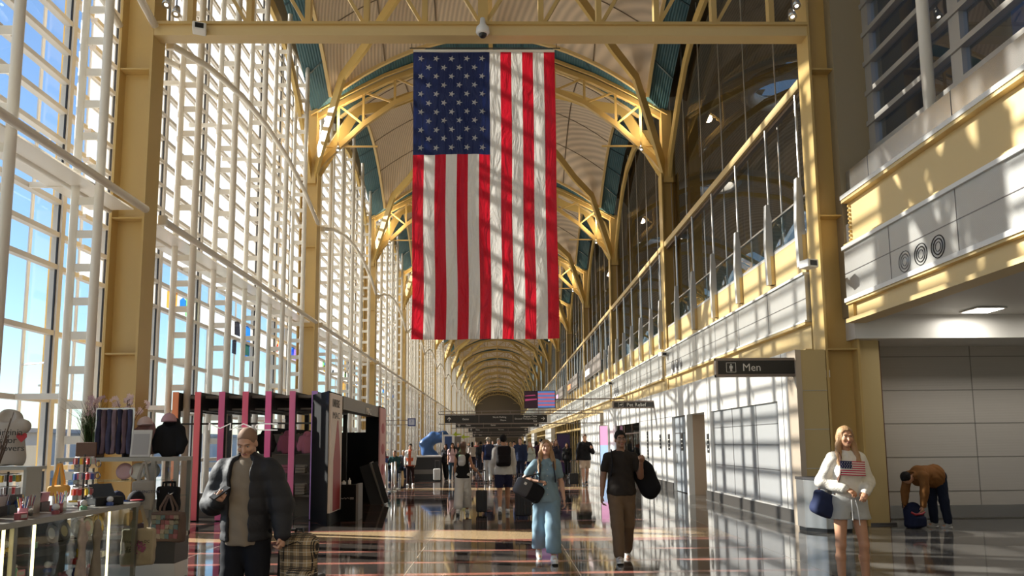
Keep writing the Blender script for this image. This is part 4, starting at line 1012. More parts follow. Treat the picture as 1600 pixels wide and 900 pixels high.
# woman in the flag sweater
wj = person('woman in cream flag sweater and pale grey shorts fiddling with the drawstring', (3.82, 8.2), -4, 1.745, 'f', 'tan', legs=((2, 3, .05), (4, 8, .10)),
    arms=((D(-.42, .18, -1), D(.62, -.62, -.25), D(.2, .5, -1)), (D(.34, .15, -1), D(-.42, -.75, -.35), D(-.2, .5, -1))), lean=1, head=(2, 0), h=.008, build=.93,
    top=('sweater', C_('cream_knit', (.74, .70, .62), .5, 70), {'hem': .12}), bottom=('shorts', C_('pale_grey', (.42, .42, .40), .5, 18)), hair=('long', 'blonde'), shoes=WHITEP, curl=(40, 40))
def sweater_flag(J):
    k = J['k']; c = J['P']+J['up']*.37*k
    w_, h_ = .27*k, .155*k; nx, nz = 18, 8
    def pt(u, v):
        x = (u-.5)*w_+.012; z = c.z+(v-.35)*h_-.012*(u-.5)
        r1 = .178*k; yy = -.118*k*math.sqrt(max(0, 1-(x/(r1*1.25))**2))-.062*k
        yy += .002
        return (x, yy, z)
    rd = C_('flag_red_knit', (.48, .03, .07)); nv = C_('flag_navy_knit', (.025, .03, .08)); wh = MATS['cloth_cream_knit']
    mb = MB()
    for j in range(13):
        for i in range(nx):
            u0, u1 = i/nx, (i+1)/nx; v0, v1 = j/13, (j+1)/13; can = u1 <= .47 and j >= 6
            mb.use(nv if can else (rd if j % 2 == 0 else wh)); mb.quad(pt(u0, v0), pt(u1, v0), pt(u1, v1), pt(u0, v1))
    for a in range(5):
        for b_ in range(4):
            u = .05+a*.09+(b_ % 2)*.03; v = .53+b_*.12; p = pt(u, v); mb.use(wh); s_ = .0035
            mb.quad((p[0]-s_, p[1]-.003, p[2]-s_), (p[0]+s_, p[1]-.003, p[2]-s_), (p[0]+s_, p[1]-.003, p[2]+s_), (p[0]-s_, p[1]-.003, p[2]+s_))
    return mb
sweater_flag(wj).build('knitted_flag', None, wj['root'])
for s in (-1, 1): MB().tube([wj['P']+D(s*.02, -.15, .06), wj['P']+D(s*.03, -.175, -.03), wj['P']+D(s*.035+.01, -.17, -.16-.05*(s > 0))], .005, 6).build('drawstring', WHITEP, wj['root'])
t = thing('shoulder_bag', 'navy shoulder bag with brown strap hanging at the hip of the flag-sweater woman', 'bag', wj['W']((0, 0, 0)), wj['root'].rotation_euler.z)
g = Sdf(.01); bc = wj['J'] if 'J' in wj else wj['sho', -1]+D(-.11, .02, -.50); g.box(bc, (.14, .075, .13), .05, rot(20, 0, 22), .02); g.box(bc+D(.0, -.04, -.05), (.11, .05, .08), .04, rot(20, 0, 22), .02); g.disp = lambda X, Y, Z: .005*np.sin(25*Z+30*X); g.build('bag_body', C_('navy_nylon', (.022, .03, .075), .4), t)
sh = wj['sho', -1]+D(.045, 0, .07)
MB().poly([bc+D(.10, -.03, .1), sh+D(-.02, -.13, -.22), sh+D(.0, -.10, -.06), sh+D(0, -.02, .02), sh+D(0, .06, -.02), sh+D(-.05, .10, -.2), bc+D(-.05, .06, .12)], .05, .01, (1, 0, 0)).build('strap', mat('brown_leather', (.09, .04, .025), .5), t)
# man in the puffer jacket
pj = person('man in black puffer jacket and beige tee looking down at his phone', (-2.06, 6.2), -6, 1.735, 'm', 'fair', legs=((3, 4, .05), (2, 2, .07)),
    arms=((D(-.38, .10, -1), D(.55, -.85, .16), D(.5, .3, 1)), (D(.36, .05, -1), D(.18, -.28, -1), D(-1, 0, 0))), lean=2, head=(4, 28), h=.008, build=1.06,
    top=('puffer', mat('puffer_nylon', (.014, .014, .018), .7, bump=.4, bscale=30), {'hem': -.0, 'open': .085, 'inner': C_('beige_tee', (.26, .215, .165))}), bottom=('pants', C_('black_joggers', (.012, .013, .018))), hair=('cropped', 'stubble'), shoes=WHITEP, curl=(55, 60))
MB().cbox(D(0, 0, 0), (.036, .006, .076), rot(0, 0, 0)).build('phone', BLACK)
ph = COL.objects['phone']; ph.matrix_world = Matrix.Translation(pj['W'](pj['palm', -1]+D(.01, -.02, .035))) @ rot(-20, -55, 20).to_4x4(); tag(ph, 'dark smartphone in the hand of the puffer-jacket man', 'phone')
MB().lathe([(0, 0), (.017, 0), (.017, .002), (0, .002)], tuple(pj['hip', 1]+D(.02, -.128, -.02)), 4, Matrix.Rotation(R(90), 3, 'X')).build('badge', mat('gold_badge', (.5, .25, .08), .4), pj['root'])
# plaid backpack on a cabin case
PL = mat('plaid', (.4, .3, .18), .8); n, l, b_ = nodes_of(PL)
def plaid(m, base, dark, lite, sc=1.):
    n, l, b = nodes_of(m); tc = n.new('ShaderNodeTexCoord'); sp = n.new('ShaderNodeSeparateXYZ'); l.new(tc.outputs['Object'], sp.inputs[0])
    def band(src, per, w, ph):
        a = n.new('ShaderNodeMath'); a.operation = 'ADD'; a.inputs[1].default_value = ph+50*per; l.new(src, a.inputs[0])
        q = n.new('ShaderNodeMath'); q.operation = 'MODULO'; q.inputs[1].default_value = per; l.new(a.outputs[0], q.inputs[0])
        c = n.new('ShaderNodeMath'); c.operation = 'LESS_THAN'; c.inputs[1].default_value = w; l.new(q.outputs[0], c.inputs[0]); return c.outputs[0]
    prev = None
    def mix(fac, col, prev):
        mx = n.new('ShaderNodeMix'); mx.data_type = 'RGBA'; l.new(fac, mx.inputs[0])
        if prev is None: mx.inputs[6].default_value = (*base, 1)
        else: l.new(prev, mx.inputs[6])
        mx.inputs[7].default_value = (*col, 1); return mx.outputs[2]
    for src in (sp.outputs[0], sp.outputs[2]):
        for off in (0, .011, .022): prev = mix(band(src, .085, .006, off), dark, prev)
        prev = mix(band(src, .085, .004, .05), lite, prev)
    l.new(prev, b.inputs['Base Color'])
plaid(PL, (.36, .26, .145), (.02, .017, .015), (.6, .55, .45))
cx, cy = -1.69, 6.3
t = thing('suitcase', 'dark cabin case under the plaid backpack beside the puffer-jacket man', 'suitcase', (cx, cy+.16, 0), R(-8))
g = Sdf(.012); g.box((0.03, .0, .30), (.17, .11, .25), .03, None, .005); g.build('shell', BLKM, t)
f = MB(); f.tube([(-.10, -.02, .55), (-.10, -.02, .92)], .008, 6).tube([(-.03, -.02, .55), (-.03, -.02, .92)], .008, 6).tube([(-.11, -.02, .92), (-.01, -.02, .92)], .013, 8); f.build('handle', DSTEEL, t)
for x in (-.1, .15): MB().tube([(x-.012, 0, .027), (x+.012, 0, .027)], .027, 10).build('wheel', BLACK, t)
t = thing('backpack', 'beige and black plaid backpack standing on a cabin case', 'backpack', (cx+.05, cy-.06, .40), R(-20))
g = Sdf(.009); g.box((0, 0, .26), (.16, .085, .25), .08, None, .02); g.cone((-.06, 0, .40), (.06, 0, .40), .10, .10, .04, ((0,1,0), .8)); g.box((.06, -.085, .14), (.11, .05, .10), .045, None, .02); g.disp = lambda X, Y, Z: .003*np.sin(20*Z+11*X); g.build('pack', PL, t)
MB().tube([(-.09, -.09, .30), (-.07, -.105, .42), (.05, -.1, .46), (.13, -.06, .40)], .004, 5).tube([(-.02, -.136, .22), (.06, -.14, .225), (.15, -.11, .21)], .004, 5).build('zip', BLACK, t)
MB().tube([(-.04, 0, .50), (-.03, .0, .55), (.03, 0, .55), (.04, 0, .50)], .01, 6).build('carry_loop', BLACK, t)
MB().poly([(-.13, .05, .45), (-.20, .03, .35), (-.20, .02, .1), (-.16, .02, -.02), (-.24, -.03, -.06)], .04, .012, (0, 1, 0)).build('strap', BLKM, t)
# blonde woman in blue
bj = person('blonde woman in light blue shirt and wide blue trousers walking towards us', (.66, 10.6), 3, 1.68, 'f', 'fair', legs=((-14, 16, .0), (20, 4, -.04)),
    arms=((D(-.62, .12, -.8), D(.9, -.55, -.12), D(0, .4, -1)), (D(.25, .1, -1), D(.12, -.25, -1), D(-1, 0, 0))), lean=2, head=(-4, -8), h=.009,
    top=('shirt', C_('light_blue', (.22, .32, .38)), {'hem': .0, 'sleeve': 'short'}), bottom=('wide', C_('blue_linen', (.21, .32, .40))), hair=('long', 'blonde'), shoes=WHITEP, curl=(70, 30))
col = MB(); N_ = bj['N']
for s in (-1, 1): col.add([N_+D(s*.02, -.075, .0), N_+D(s*.075, -.03, .02), N_+D(s*.085, -.10, -.04), N_+D(s*.03, -.125, -.075)], [(0, 1, 2, 3)])
col.build('collar', MATS['cloth_light_blue'], bj['root'])
pk = MB()
for i in range(5): pk.ball(bj['P']+D(.0, -.150-.012*(i > 2), .06+i*.085), (.006, .003, .006), 8, 5)
pk.build('buttons', MULL, bj['root'])
t = thing('duffel_bag', 'black duffel bag with grey side panel slung from the shoulder of the blonde woman', 'bag', bj['W']((0, 0, 0)), bj['root'].rotation_euler.z)
bc = bj['P']+D(-.26, -.12, .12); M_ = rot(12, 0, 28)
g = Sdf(.011); g.box(bc, (.20, .11, .125), .06, M_, .02); g.disp = lambda X, Y, Z: .004*np.sin(28*X+14*Z); g.build('bag_body', C_('black_canvas', (.013, .013, .015), .4), t)
g = Sdf(.011); g.box(bc+M_@D(-.10, -.01, .0), (.105, .112, .118), .05, M_, .02); g.box(bc+M_@D(.13, 0, 0), (.14, .2, .2), .01, M_, .01, True); g.build('side_panel', C_('grey_canvas', (.10, .10, .11), .4), t)
MB().cbox(bc+M_@D(-.12, -.125, .05), (.018, .003, .018), M_).build('label_patch', WHITEP, t)
sh = bj['sho', -1]+D(.05, 0, .07)
MB().poly([bc+M_@D(-.15, -.02, .12), sh+D(-.01, -.12, -.20), sh+D(.0, -.09, -.05), sh+D(0, -.01, .01), sh+D(.01, .08, -.06), bc+M_@D(.12, .07, .10)], .05, .012, (1, 0, 0)).build('strap', BLKM, t)
MB().tube([bc+M_@D(.12, -.1, -.1), bc+M_@D(.10, -.12, -.2), bc+M_@D(.0, -.1, -.22)], .008, 6).build('loose_strap', BLKM, t)
backpack('dark backpack worn by the blonde woman in blue', bj, C_('backpack_navy', (.02, .024, .04)), (.13, .07, .19))
# man in the dark tee
dj = person('dark-haired man in dark brown tee and khaki trousers striding towards us', (1.72, 10.6), -3, 1.80, 'm', 'brown', legs=((22, 6, -.02), (-8, 20, .0)),
    arms=((D(-.22, .12, -1), D(-.10, -.15, -1), D(1, 0, 0)), (D(.30, -.05, -1), D(-.05, -.9, 1.0), D(-.2, 1, .5))), lean=2, head=(6, -2), h=.009,
    top=('tee', C_('dark_brown_tee', (.030, .024, .020)), {'hem': .03, 'sleeve': 'short'}), bottom=('pants', C_('khaki', (.17, .115, .072))), hair=('short', 'black'), shoes=mat('trainer_white', (.6, .58, .54), .6), curl=(35, 80))
gl = MB(); Hc, HR, hr = dj['Hc'], dj['HR'], dj['hr']
for s in (-1, 1):
    c = Hc+HR@D(s*.032*hr, -.099*hr, .004*hr); P_ = [c+HR@D(.021*math.cos(a), 0, .017*math.sin(a)) for a in [i*math.pi/6 for i in range(13)]]; gl.tube(P_, .0018, 5, False)
    gl.tube([c+HR@D(s*.021, 0, .005), Hc+HR@D(s*.074*hr, -.0, .005)], .0018, 5)
gl.tube([Hc+HR@D(-.011, -.1*hr, .008), Hc+HR@D(.011, -.1*hr, .008)], .0018, 5); gl.build('glasses', DSTEEL, dj['root'])
t = thing('garment_bag', 'big black bag carried over the shoulder of the man in the dark tee', 'bag', dj['W']((0, 0, 0)), dj['root'].rotation_euler.z)
g = Sdf(.012); c = dj['P']; g.chain([c+D(.20, .13, .48), c+D(.33, .12, .30), c+D(.42, .10, .06)], [.09, .15, .15], .04, ((0, 1, 0), .6)); g.ell(c+D(.24, .12, .56), (.06, .05, .09), None, .03); g.disp = lambda X, Y, Z: .004*np.sin(18*Z+20*X); g.build('bag_body', C_('black_nylon', (.008, .008, .010), .3), t)
MB().poly([c+D(.20, -.02, .56), c+D(.22, .05, .60), c+D(.25, .12, .55)], .04, .012, (1, 0, 0)).build('strap', BLKM, t)
t = thing('backpack_strap', 'thin black pack strap over the other shoulder of the man in the dark tee', 'strap', dj['W']((0, 0, 0)), dj['root'].rotation_euler.z); bpy.data.objects.remove(t)
backpack('black backpack worn by the man in the dark tee', dj, C_('black_pack', (.01, .01, .012)), (.14, .07, .2), one_side=-1)
# woman in white trousers walking away
aj = person('long-haired woman in black top and white wide trousers walking away with a case', (-.86, 17.7), 176, 1.66, 'f', 'tan', legs=((14, 4, .0), (-12, 16, .0)),
    arms=((D(-.30, -.1, -1), D(-.55, -.35, -.62), D(0, 0, -1)), (D(.15, 0, -1), D(.05, -.4, -1), D(-1, 0, 0))), lean=2, h=.012, face=False,
    top=('tank', C_('black_top', (.014, .013, .013)), {'hem': .0}), bottom=('wide', C_('white_linen', (.72, .70, .66))), hair=('backlong', 'brown'), shoes=WHITEP)
backpack('small pale grey backpack worn by the woman in white trousers', aj, C_('pale_backpack', (.55, .55, .54)), (.09, .05, .13), zoff=.06, one_side=1)
suitcase('black hard case rolling beside the woman in white trousers', (-.42, 17.6), 0, BLKM, .50, .26, .22, 1.0)
# man in shorts walking away
sj = person('man in white long-sleeve top and navy shorts walking away with a black pack', (.10, 17.6), 180, 1.82, 'm', 'tan', legs=((16, 5, .0), (-14, 22, .0)), lean=3, h=.012, face=False,
    top=('sweater', C_('offwhite_jersey', (.55, .53, .50)), {'hem': .0}), bottom=('shorts', C_('navy_shorts', (.018, .018, .045))), hair=('short', 'black'), shoes=WHITEP)
backpack('round black backpack worn by the man in navy shorts', sj, C_('black_pack2', (.012, .009, .010)), (.17, .10, .24), zoff=.03)
suitcase('black soft case between the man in navy shorts and the blonde woman', (.52, 16.6), 0, mat('case_charcoal', (.02, .02, .022), .6), .52, .36, .22, .95)
# woman in the orange shirt
oj = person('short-haired woman in white jacket over an orange top and black leggings', (-3.5, 29.6), -4, 1.62, 'f', 'fair', legs=((10, 5, .0), (-8, 12, .0)), lean=2, h=.015,
    top=('jacket', C_('white_jacket', (.70, .70, .68)), {'hem': .0, 'open': .055, 'inner': C_('orange_top', (.52, .12, .06))}), bottom=('leggings', C_('dark_leggings', (.03, .015, .015))), hair=('short', 'black'), shoes=WHITEP)
# man in the black jacket and khaki shorts
kj = person('man in black jacket and khaki shorts pulling a small black case', (3.3, 28.8), 4, 1.92, 'm', 'fair', legs=((12, 6, .0), (-10, 16, .0)),
    arms=((D(-.25, .05, -1), D(-.15, -.1, -1), D(1, 0, 0)), (D(.35, -.05, -1), D(-.3, -.9, .5), D(0, 1, 0))), lean=2, h=.014,
    top=('jacket', C_('black_jacket', (.012, .012, .014)), {'hem': .0}), bottom=('shorts', C_('khaki_shorts', (.50, .40, .31))), hair=('short', 'brown'), shoes=BLKM)
suitcase('small black case beside the man in khaki shorts', (2.86, 28.9), 0, BLKM, .42, .36, .22, .95)
# bending man by the entrance wall
nj = person('man in brown jacket and dark jeans bending over his bag at the entrance wall', (8.25, 14.05), -72, 1.76, 'm', 'tan', legs=((4, 8, .04), (-2, 6, .06)),
    arms=((D(-.05, -.25, -1), D(.02, -.15, -1), D(1, 0, 0)), (D(.05, -.1, -1), D(-.02, -.2, -1), D(-1, 0, 0))), lean=88, h=.011, face=False,
    top=('jacket', C_('brown_jacket', (.20, .085, .025)), {'hem': .06}), bottom=('pants', C_('dark_denim', (.012, .016, .032))), hair=('short', 'black'), shoes=mat('trainer_grey', (.4, .4, .4), .6))
t = thing('backpack', 'navy backpack with red trim on the floor under the bending man', 'backpack', (7.72, 13.95, 0), R(10))
g = Sdf(.012); g.box((0, 0, .20), (.17, .12, .20), .08, None, .02); g.box((.02, -.11, .13), (.12, .06, .10), .04, None, .02); g.ell((.0, .02, .40), (.12, .09, .07), None, .03); g.disp = lambda X, Y, Z: .004*np.sin(22*Z+15*X); g.build('pack', C_('navy_pack', (.015, .02, .05)), t)
MB().tube([(-.15, -.12, .30), (-.08, -.14, .26), (.05, -.15, .27), (.12, -.13, .30)], .02, 6).build('red_trim', mat('red_trim', (.4, .02, .03), .5), t); MB().poly([(-.12, .1, .36), (-.2, .05, .44), (-.24, -.02, .38)], .04, .012, (1, 0, 0)).build('strap', BLKM, t)
# ---- the crowd further down the hall
def crowd():
    P = [ # px at feet x, depth, away?, H, sex, skin, top(kind,colour), bottom(kind,colour), hair, label
     (763, 31.5, 1, 1.85, 'm', 'fair', ('tee', (.02,.025,.06)), ('pants', (.62,.62,.6)), ('short','grey'), 'man in sun hat, navy tee and white trousers walking away', 'hat'),
     (779, 36, 0, 1.84, 'm', 'fair', ('jacket', (.25,.25,.27)), ('pants', (.05,.05,.07)), ('short','grey'), 'grey-haired man in grey jacket behind the sun-hat man', ''),
     (751, 40, 1, 1.72, 'm', 'tan', ('jacket', (.03,.03,.035)), ('pants', (.03,.03,.04)), ('short','black'), 'man in black jacket ahead of the sun-hat man', 'pack'),
     (738, 44, 1, 1.70, 'f', 'tan', ('jacket', (.5,.45,.42)), ('slim', (.03,.03,.05)), ('backlong','black'), 'woman in pale jacket among the crowd by the slide', ''),
     (813, 30, 0, 1.82, 'm', 'fair', ('jacket', (.02,.03,.07)), ('pants', (.02,.025,.05)), ('short','brown'), 'tall man in navy jacket behind the blonde woman', ''),
     (803, 38, 0, 1.72, 'm', 'tan', ('jacket', (.12,.05,.03)), ('pants', (.03,.03,.03)), ('short','black'), 'man in maroon jacket in the middle crowd', ''),
     (828, 33, 0, 1.68, 'f', 'fair', ('sweater', (.45,.5,.45)), ('slim', (.02,.03,.08)), ('long','blonde'), 'blonde woman in pale green sweater and blue jeans', ''),
     (838, 35, 1, 1.70, 'f', 'brown', ('jacket', (.08,.03,.12)), ('slim', (.4,.28,.25)), ('backlong','black'), 'woman in violet jacket walking away', ''),
     (846, 34, 1, 1.80, 'm', 'tan', ('jacket', (.05,.02,.03)), ('pants', (.5,.45,.4)), ('short','black'), 'man with dark red backpack and pale trousers', 'packr'),
     (868, 33, 0, 1.76, 'f', 'fair', ('jacket', (.03,.03,.05)), ('slim', (.03,.03,.04)), ('long','auburn'), 'auburn woman in dark jacket just behind the blonde woman', ''),
     (886, 36, 0, 1.62, 'f', 'tan', ('jacket', (.02,.02,.02)), ('slim', (.03,.03,.03)), ('long','black'), 'woman in black beside the yellow shop columns', ''),
     (707, 33, 0, 1.66, 'f', 'tan', ('tee', (.60,.42,.42)), ('slim', (.04,.08,.12)), ('long','black'), 'woman in pale pink top beside the black counter', ''),
     (697, 34, 0, 1.60, 'f', 'brown', ('jacket', (.02,.02,.025)), ('pants', (.02,.02,.02)), ('long','black'), 'woman in long black coat beside the black counter', ''),
     (716, 42, 0, 1.7, 'm', 'fair', ('jacket', (.03,.03,.03)), ('pants', (.05,.05,.06)), ('short','grey'), 'man in charcoal jacket behind the woman in pale pink', ''),
     (727, 52, 1, 1.74, 'm', 'tan', ('tee', (.6,.6,.58)), ('pants', (.1,.1,.13)), ('short','brown'), 'man in white tee far down the hall', ''),
     (747, 58, 1, 1.7, 'f', 'fair', ('jacket', (.3,.32,.36)), ('slim', (.03,.03,.05)), ('backlong','brown'), 'woman in blue-grey jacket far down the hall', ''),
     (770, 60, 0, 1.8, 'm', 'fair', ('jacket', (.05,.05,.06)), ('pants', (.05,.05,.06)), ('short','brown'), 'far man in dark jacket at the centre of the hall', ''),
     (792, 55, 0, 1.72, 'f', 'tan', ('sweater', (.6,.55,.5)), ('slim', (.05,.05,.08)), ('long','brown'), 'far woman in cream sweater at the centre of the hall', ''),
     (820, 50, 1, 1.78, 'm', 'brown', ('jacket', (.1,.1,.1)), ('pants', (.05,.05,.05)), ('short','black'), 'far man in grey hoodie walking away', ''),
     (855, 47, 1, 1.75, 'm', 'fair', ('jacket', (.35,.12,.08)), ('pants', (.1,.1,.1)), ('short','grey'), 'far man in rust jacket walking away', ''),
     (733, 66, 0, 1.72, 'm', 'tan', ('jacket', (.02,.02,.02)), ('pants', (.02,.02,.02)), ('short','black'), 'distant man all in black near the window wall', ''),
     (805, 70, 0, 1.75, 'm', 'fair', ('tee', (.4,.42,.45)), ('pants', (.05,.05,.05)), ('short','brown'), 'distant man in pale blue tee', ''),
     (840, 62, 0, 1.68, 'f', 'fair', ('jacket', (.5,.5,.5)), ('slim', (.04,.04,.04)), ('long','blonde'), 'distant blonde woman in light coat', ''),
     (744, 48, 0, 1.74, 'm', 'fair', ('tee', (.5,.1,.08)), ('pants', (.05,.05,.08)), ('short','brown'), 'man in red tee in the thick of the crowd', ''),
     (757, 46, 0, 1.66, 'f', 'tan', ('sweater', (.06,.06,.07)), ('slim', (.3,.3,.35)), ('long','brown'), 'woman in black sweater and grey jeans facing us', ''),
     (783, 45, 1, 1.80, 'm', 'tan', ('jacket', (.10,.12,.06)), ('pants', (.15,.12,.09)), ('short','black'), 'man in olive jacket walking away', ''),
     (798, 47, 1, 1.70, 'f', 'fair', ('jacket', (.4,.36,.3)), ('slim', (.03,.03,.04)), ('backlong','blonde'), 'blonde woman in camel coat walking away', ''),
     (812, 43, 0, 1.77, 'm', 'brown', ('sweater', (.3,.3,.32)), ('pants', (.02,.02,.03)), ('short','black'), 'man in grey sweater coming towards us', ''),
     (862, 45, 0, 1.72, 'm', 'fair', ('jacket', (.02,.05,.10)), ('pants', (.25,.2,.15)), ('short','brown'), 'man in royal blue jacket and tan trousers', ''),
     (877, 50, 1, 1.64, 'f', 'tan', ('jacket', (.2,.03,.05)), ('slim', (.03,.03,.03)), ('backlong','black'), 'woman in crimson coat near the shop columns', ''),
     (760, 75, 1, 1.76, 'm', 'tan', ('jacket', (.06,.06,.09)), ('pants', (.04,.04,.05)), ('short','black'), 'distant man in midnight blue coat', ''),
    ]
    rnd = random.Random(3)
    for i, (px, Y, aw, H, sex, sk, tp, bt, hr, lab, ex) in enumerate(P):
        x = (px-780)*Y/1168; a = rnd.uniform(6, 18)
        tm = C_(f'crowd_top_{i}', tp[1]); bm = C_(f'crowd_bottom_{i}', bt[1])
        j = person(lab, (x, Y), (180 if aw else 0)+rnd.uniform(-15, 15), H, sex, sk, legs=((a, 6, 0), (-a, 14, 0)) if i % 2 else ((-a, 14, 0), (a, 6, 0)), h=.018 if Y < 45 else .022, face=False, top=(tp[0], tm, {'hem': .0, 'sleeve': 'short' if tp[0] == 'tee' else 'long'}), bottom=(bt[0], bm), hair=hr, shoes=BLKM, group='travellers further down the hall')
        if ex == 'hat':
            MB().lathe([(0, .115), (.05, .115), (.085, .09), (.09, .05), (.15, .035), (.15, .03), (.08, .03), (0, .04)], j['Hc']+D(0, .01, .02), 18).build('sun_hat', C_('straw', (.6, .5, .35)), j['root'], True)
        if ex.startswith('pack') or ex == 'hat':
            backpack({'pack': 'black backpack on the man ahead of the sun-hat man', 'packr': 'dark red backpack on the man in pale trousers', 'hat': 'navy backpack on the man in the sun hat'}[ex], j, C_('crowd_pack_'+ex, {'pack': (.02,.02,.02), 'packr': (.12,.015,.03), 'hat': (.03,.035,.07)}[ex]), straps=False)
crowd()
suitcase('white cabin case beside the black counter', (-2.75, 33.2), 0, WHITEP, .5, .3, .22, .9)
# ================================================================ the hanging flag
def us_flag():
    X0, X1, Z1, Z0, Y = -1.74, 1.22, 9.79, 3.71, 14.75
    W_ = X1-X0; H_ = Z1-Z0
    t = thing('hanging_flag', 'huge striped and starred flag hanging from the truss beam over the hall', 'flag', ((X0+X1)/2, Y, Z1))
    def fabric(name, c, tr):
        m = bpy.data.materials.new(name); m.use_nodes = True; n = m.node_tree; n.nodes.clear(); o = n.nodes.new('ShaderNodeOutputMaterial')
        p = n.nodes.new('ShaderNodeBsdfPrincipled'); p.inputs['Base Color'].default_value = (*c, 1); p.inputs['Roughness'].default_value = .42; p.inputs['Specular IOR Level'].default_value = .4
        q = n.nodes.new('ShaderNodeBsdfTranslucent'); q.inputs[0].default_value = (*c, 1); x = n.nodes.new('ShaderNodeMixShader'); x.inputs[0].default_value = tr
        tc = n.nodes.new('ShaderNodeTexCoord'); mp = n.nodes.new('ShaderNodeMapping'); mp.inputs['Scale'].default_value = (1, 1, .22); nz = n.nodes.new('ShaderNodeTexNoise'); nz.inputs['Scale'].default_value = 4.5; nz.inputs['Detail'].default_value = 5; nz.inputs['Distortion'].default_value = .8
        bp = n.nodes.new('ShaderNodeBump'); bp.inputs['Strength'].default_value = 1.0; bp.inputs['Distance'].default_value = .16; n.links.new(bp.outputs[0], q.inputs['Normal'])
        n.links.new(tc.outputs['Object'], mp.inputs[0]); n.links.new(mp.outputs[0], nz.inputs['Vector']); n.links.new(nz.outputs[0], bp.inputs['Height']); n.links.new(bp.outputs[0], p.inputs['Normal'])
        n.links.new(p.outputs[0], x.inputs[1]); n.links.new(q.outputs[0], x.inputs[2]); n.links.new(x.outputs[0], o.inputs[0]); return m
    RD = fabric('flag_red', (.62, .012, .03), .45); WH = fabric('flag_white', (.82, .80, .76), .45); NV = fabric('flag_navy', (.016, .026, .10), .3)
    def wv(x, z): return .05*math.sin(3.4*x+.9*math.sin(z*1.1))+.012*math.sin(17*x+2*math.sin(2.1*z))+.014*math.sin(11*x+1.3*z)+.012*math.sin(2.3*z+3*x)+.01*math.sin(5.1*z-2*x)
    nx, nz_ = 78, 90; mb = MB(); cn = MB().use(NV)
    cols = [X0+W_*i/nx for i in range(nx+1)]; rows = [Z0+H_*j/nz_ for j in range(nz_+1)]
    canx = 42; canz = 57                                            # canton: 7 stripes wide, upper part
    def P(x, z, o=0): 
        edge = (z-Z0)/H_; return (x-(X0+X1)/2+ .015*math.sin(1.7*z)*(1-edge), wv(x, z)*(1.15-edge)+o, z-Z1)
    mb.use(RD); mb.use(WH)
    for i in range(nx):
        st = i//6
        for j in range(nz_):
            tgt = cn if (i < canx and j >= canz) else mb
            if tgt is mb: mb.use(RD if st % 2 == 0 else WH)
            tgt.quad(P(cols[i], rows[j]), P(cols[i+1], rows[j]), P(cols[i+1], rows[j+1]), P(cols[i], rows[j+1]))
    mb.build('stripes', None, t, True)
    # fifty stars, turned as on a hanging flag, on both faces
    cw = W_*canx/nx; ch = H_*(nz_-canz)/nz_; sr = .072
    cn.use(WH)
    for r in range(11):
        n5 = 5 if r % 2 == 0 else 4
        for c in range(n5):
            x = X0+cw*((c+.5)/5 if n5 == 5 else (c+1)/5)+.0; z = Z1-.0-ch*(r+.75)/11.5
            for o in (-.012, .012):
                pts = []
                for q in range(10):
                    a = math.pi/2*0+q*math.pi/5; rr = sr if q % 2 == 0 else sr*.40
                    pts.append(P(x+rr*math.cos(a), z+rr*math.sin(a), o))
                ce = P(x, z, o*1.2)
                cn.add([ce]+pts, [(0, 1+q, 1+(q+1) % 10) for q in range(10)])
    cn.build('canton', None, t, False)
    hd = MB(); hd.box(-W_/2, W_/2, -.02, .02, 0, .05); hd.build('header_tape', WHITEP, t)
    rod = MB(); rod.tube([(-W_/2-.08, 0, .09), (W_/2+.12, 0, .09)], .012, 8); rod.build('rod', BLACK, t)
    for x in (-W_/2-.04, W_/2+.04): MB().tube([(x, 0, .09), (x, -.05, .35)], .006, 5).build('wire', BLACK, t)
us_flag()
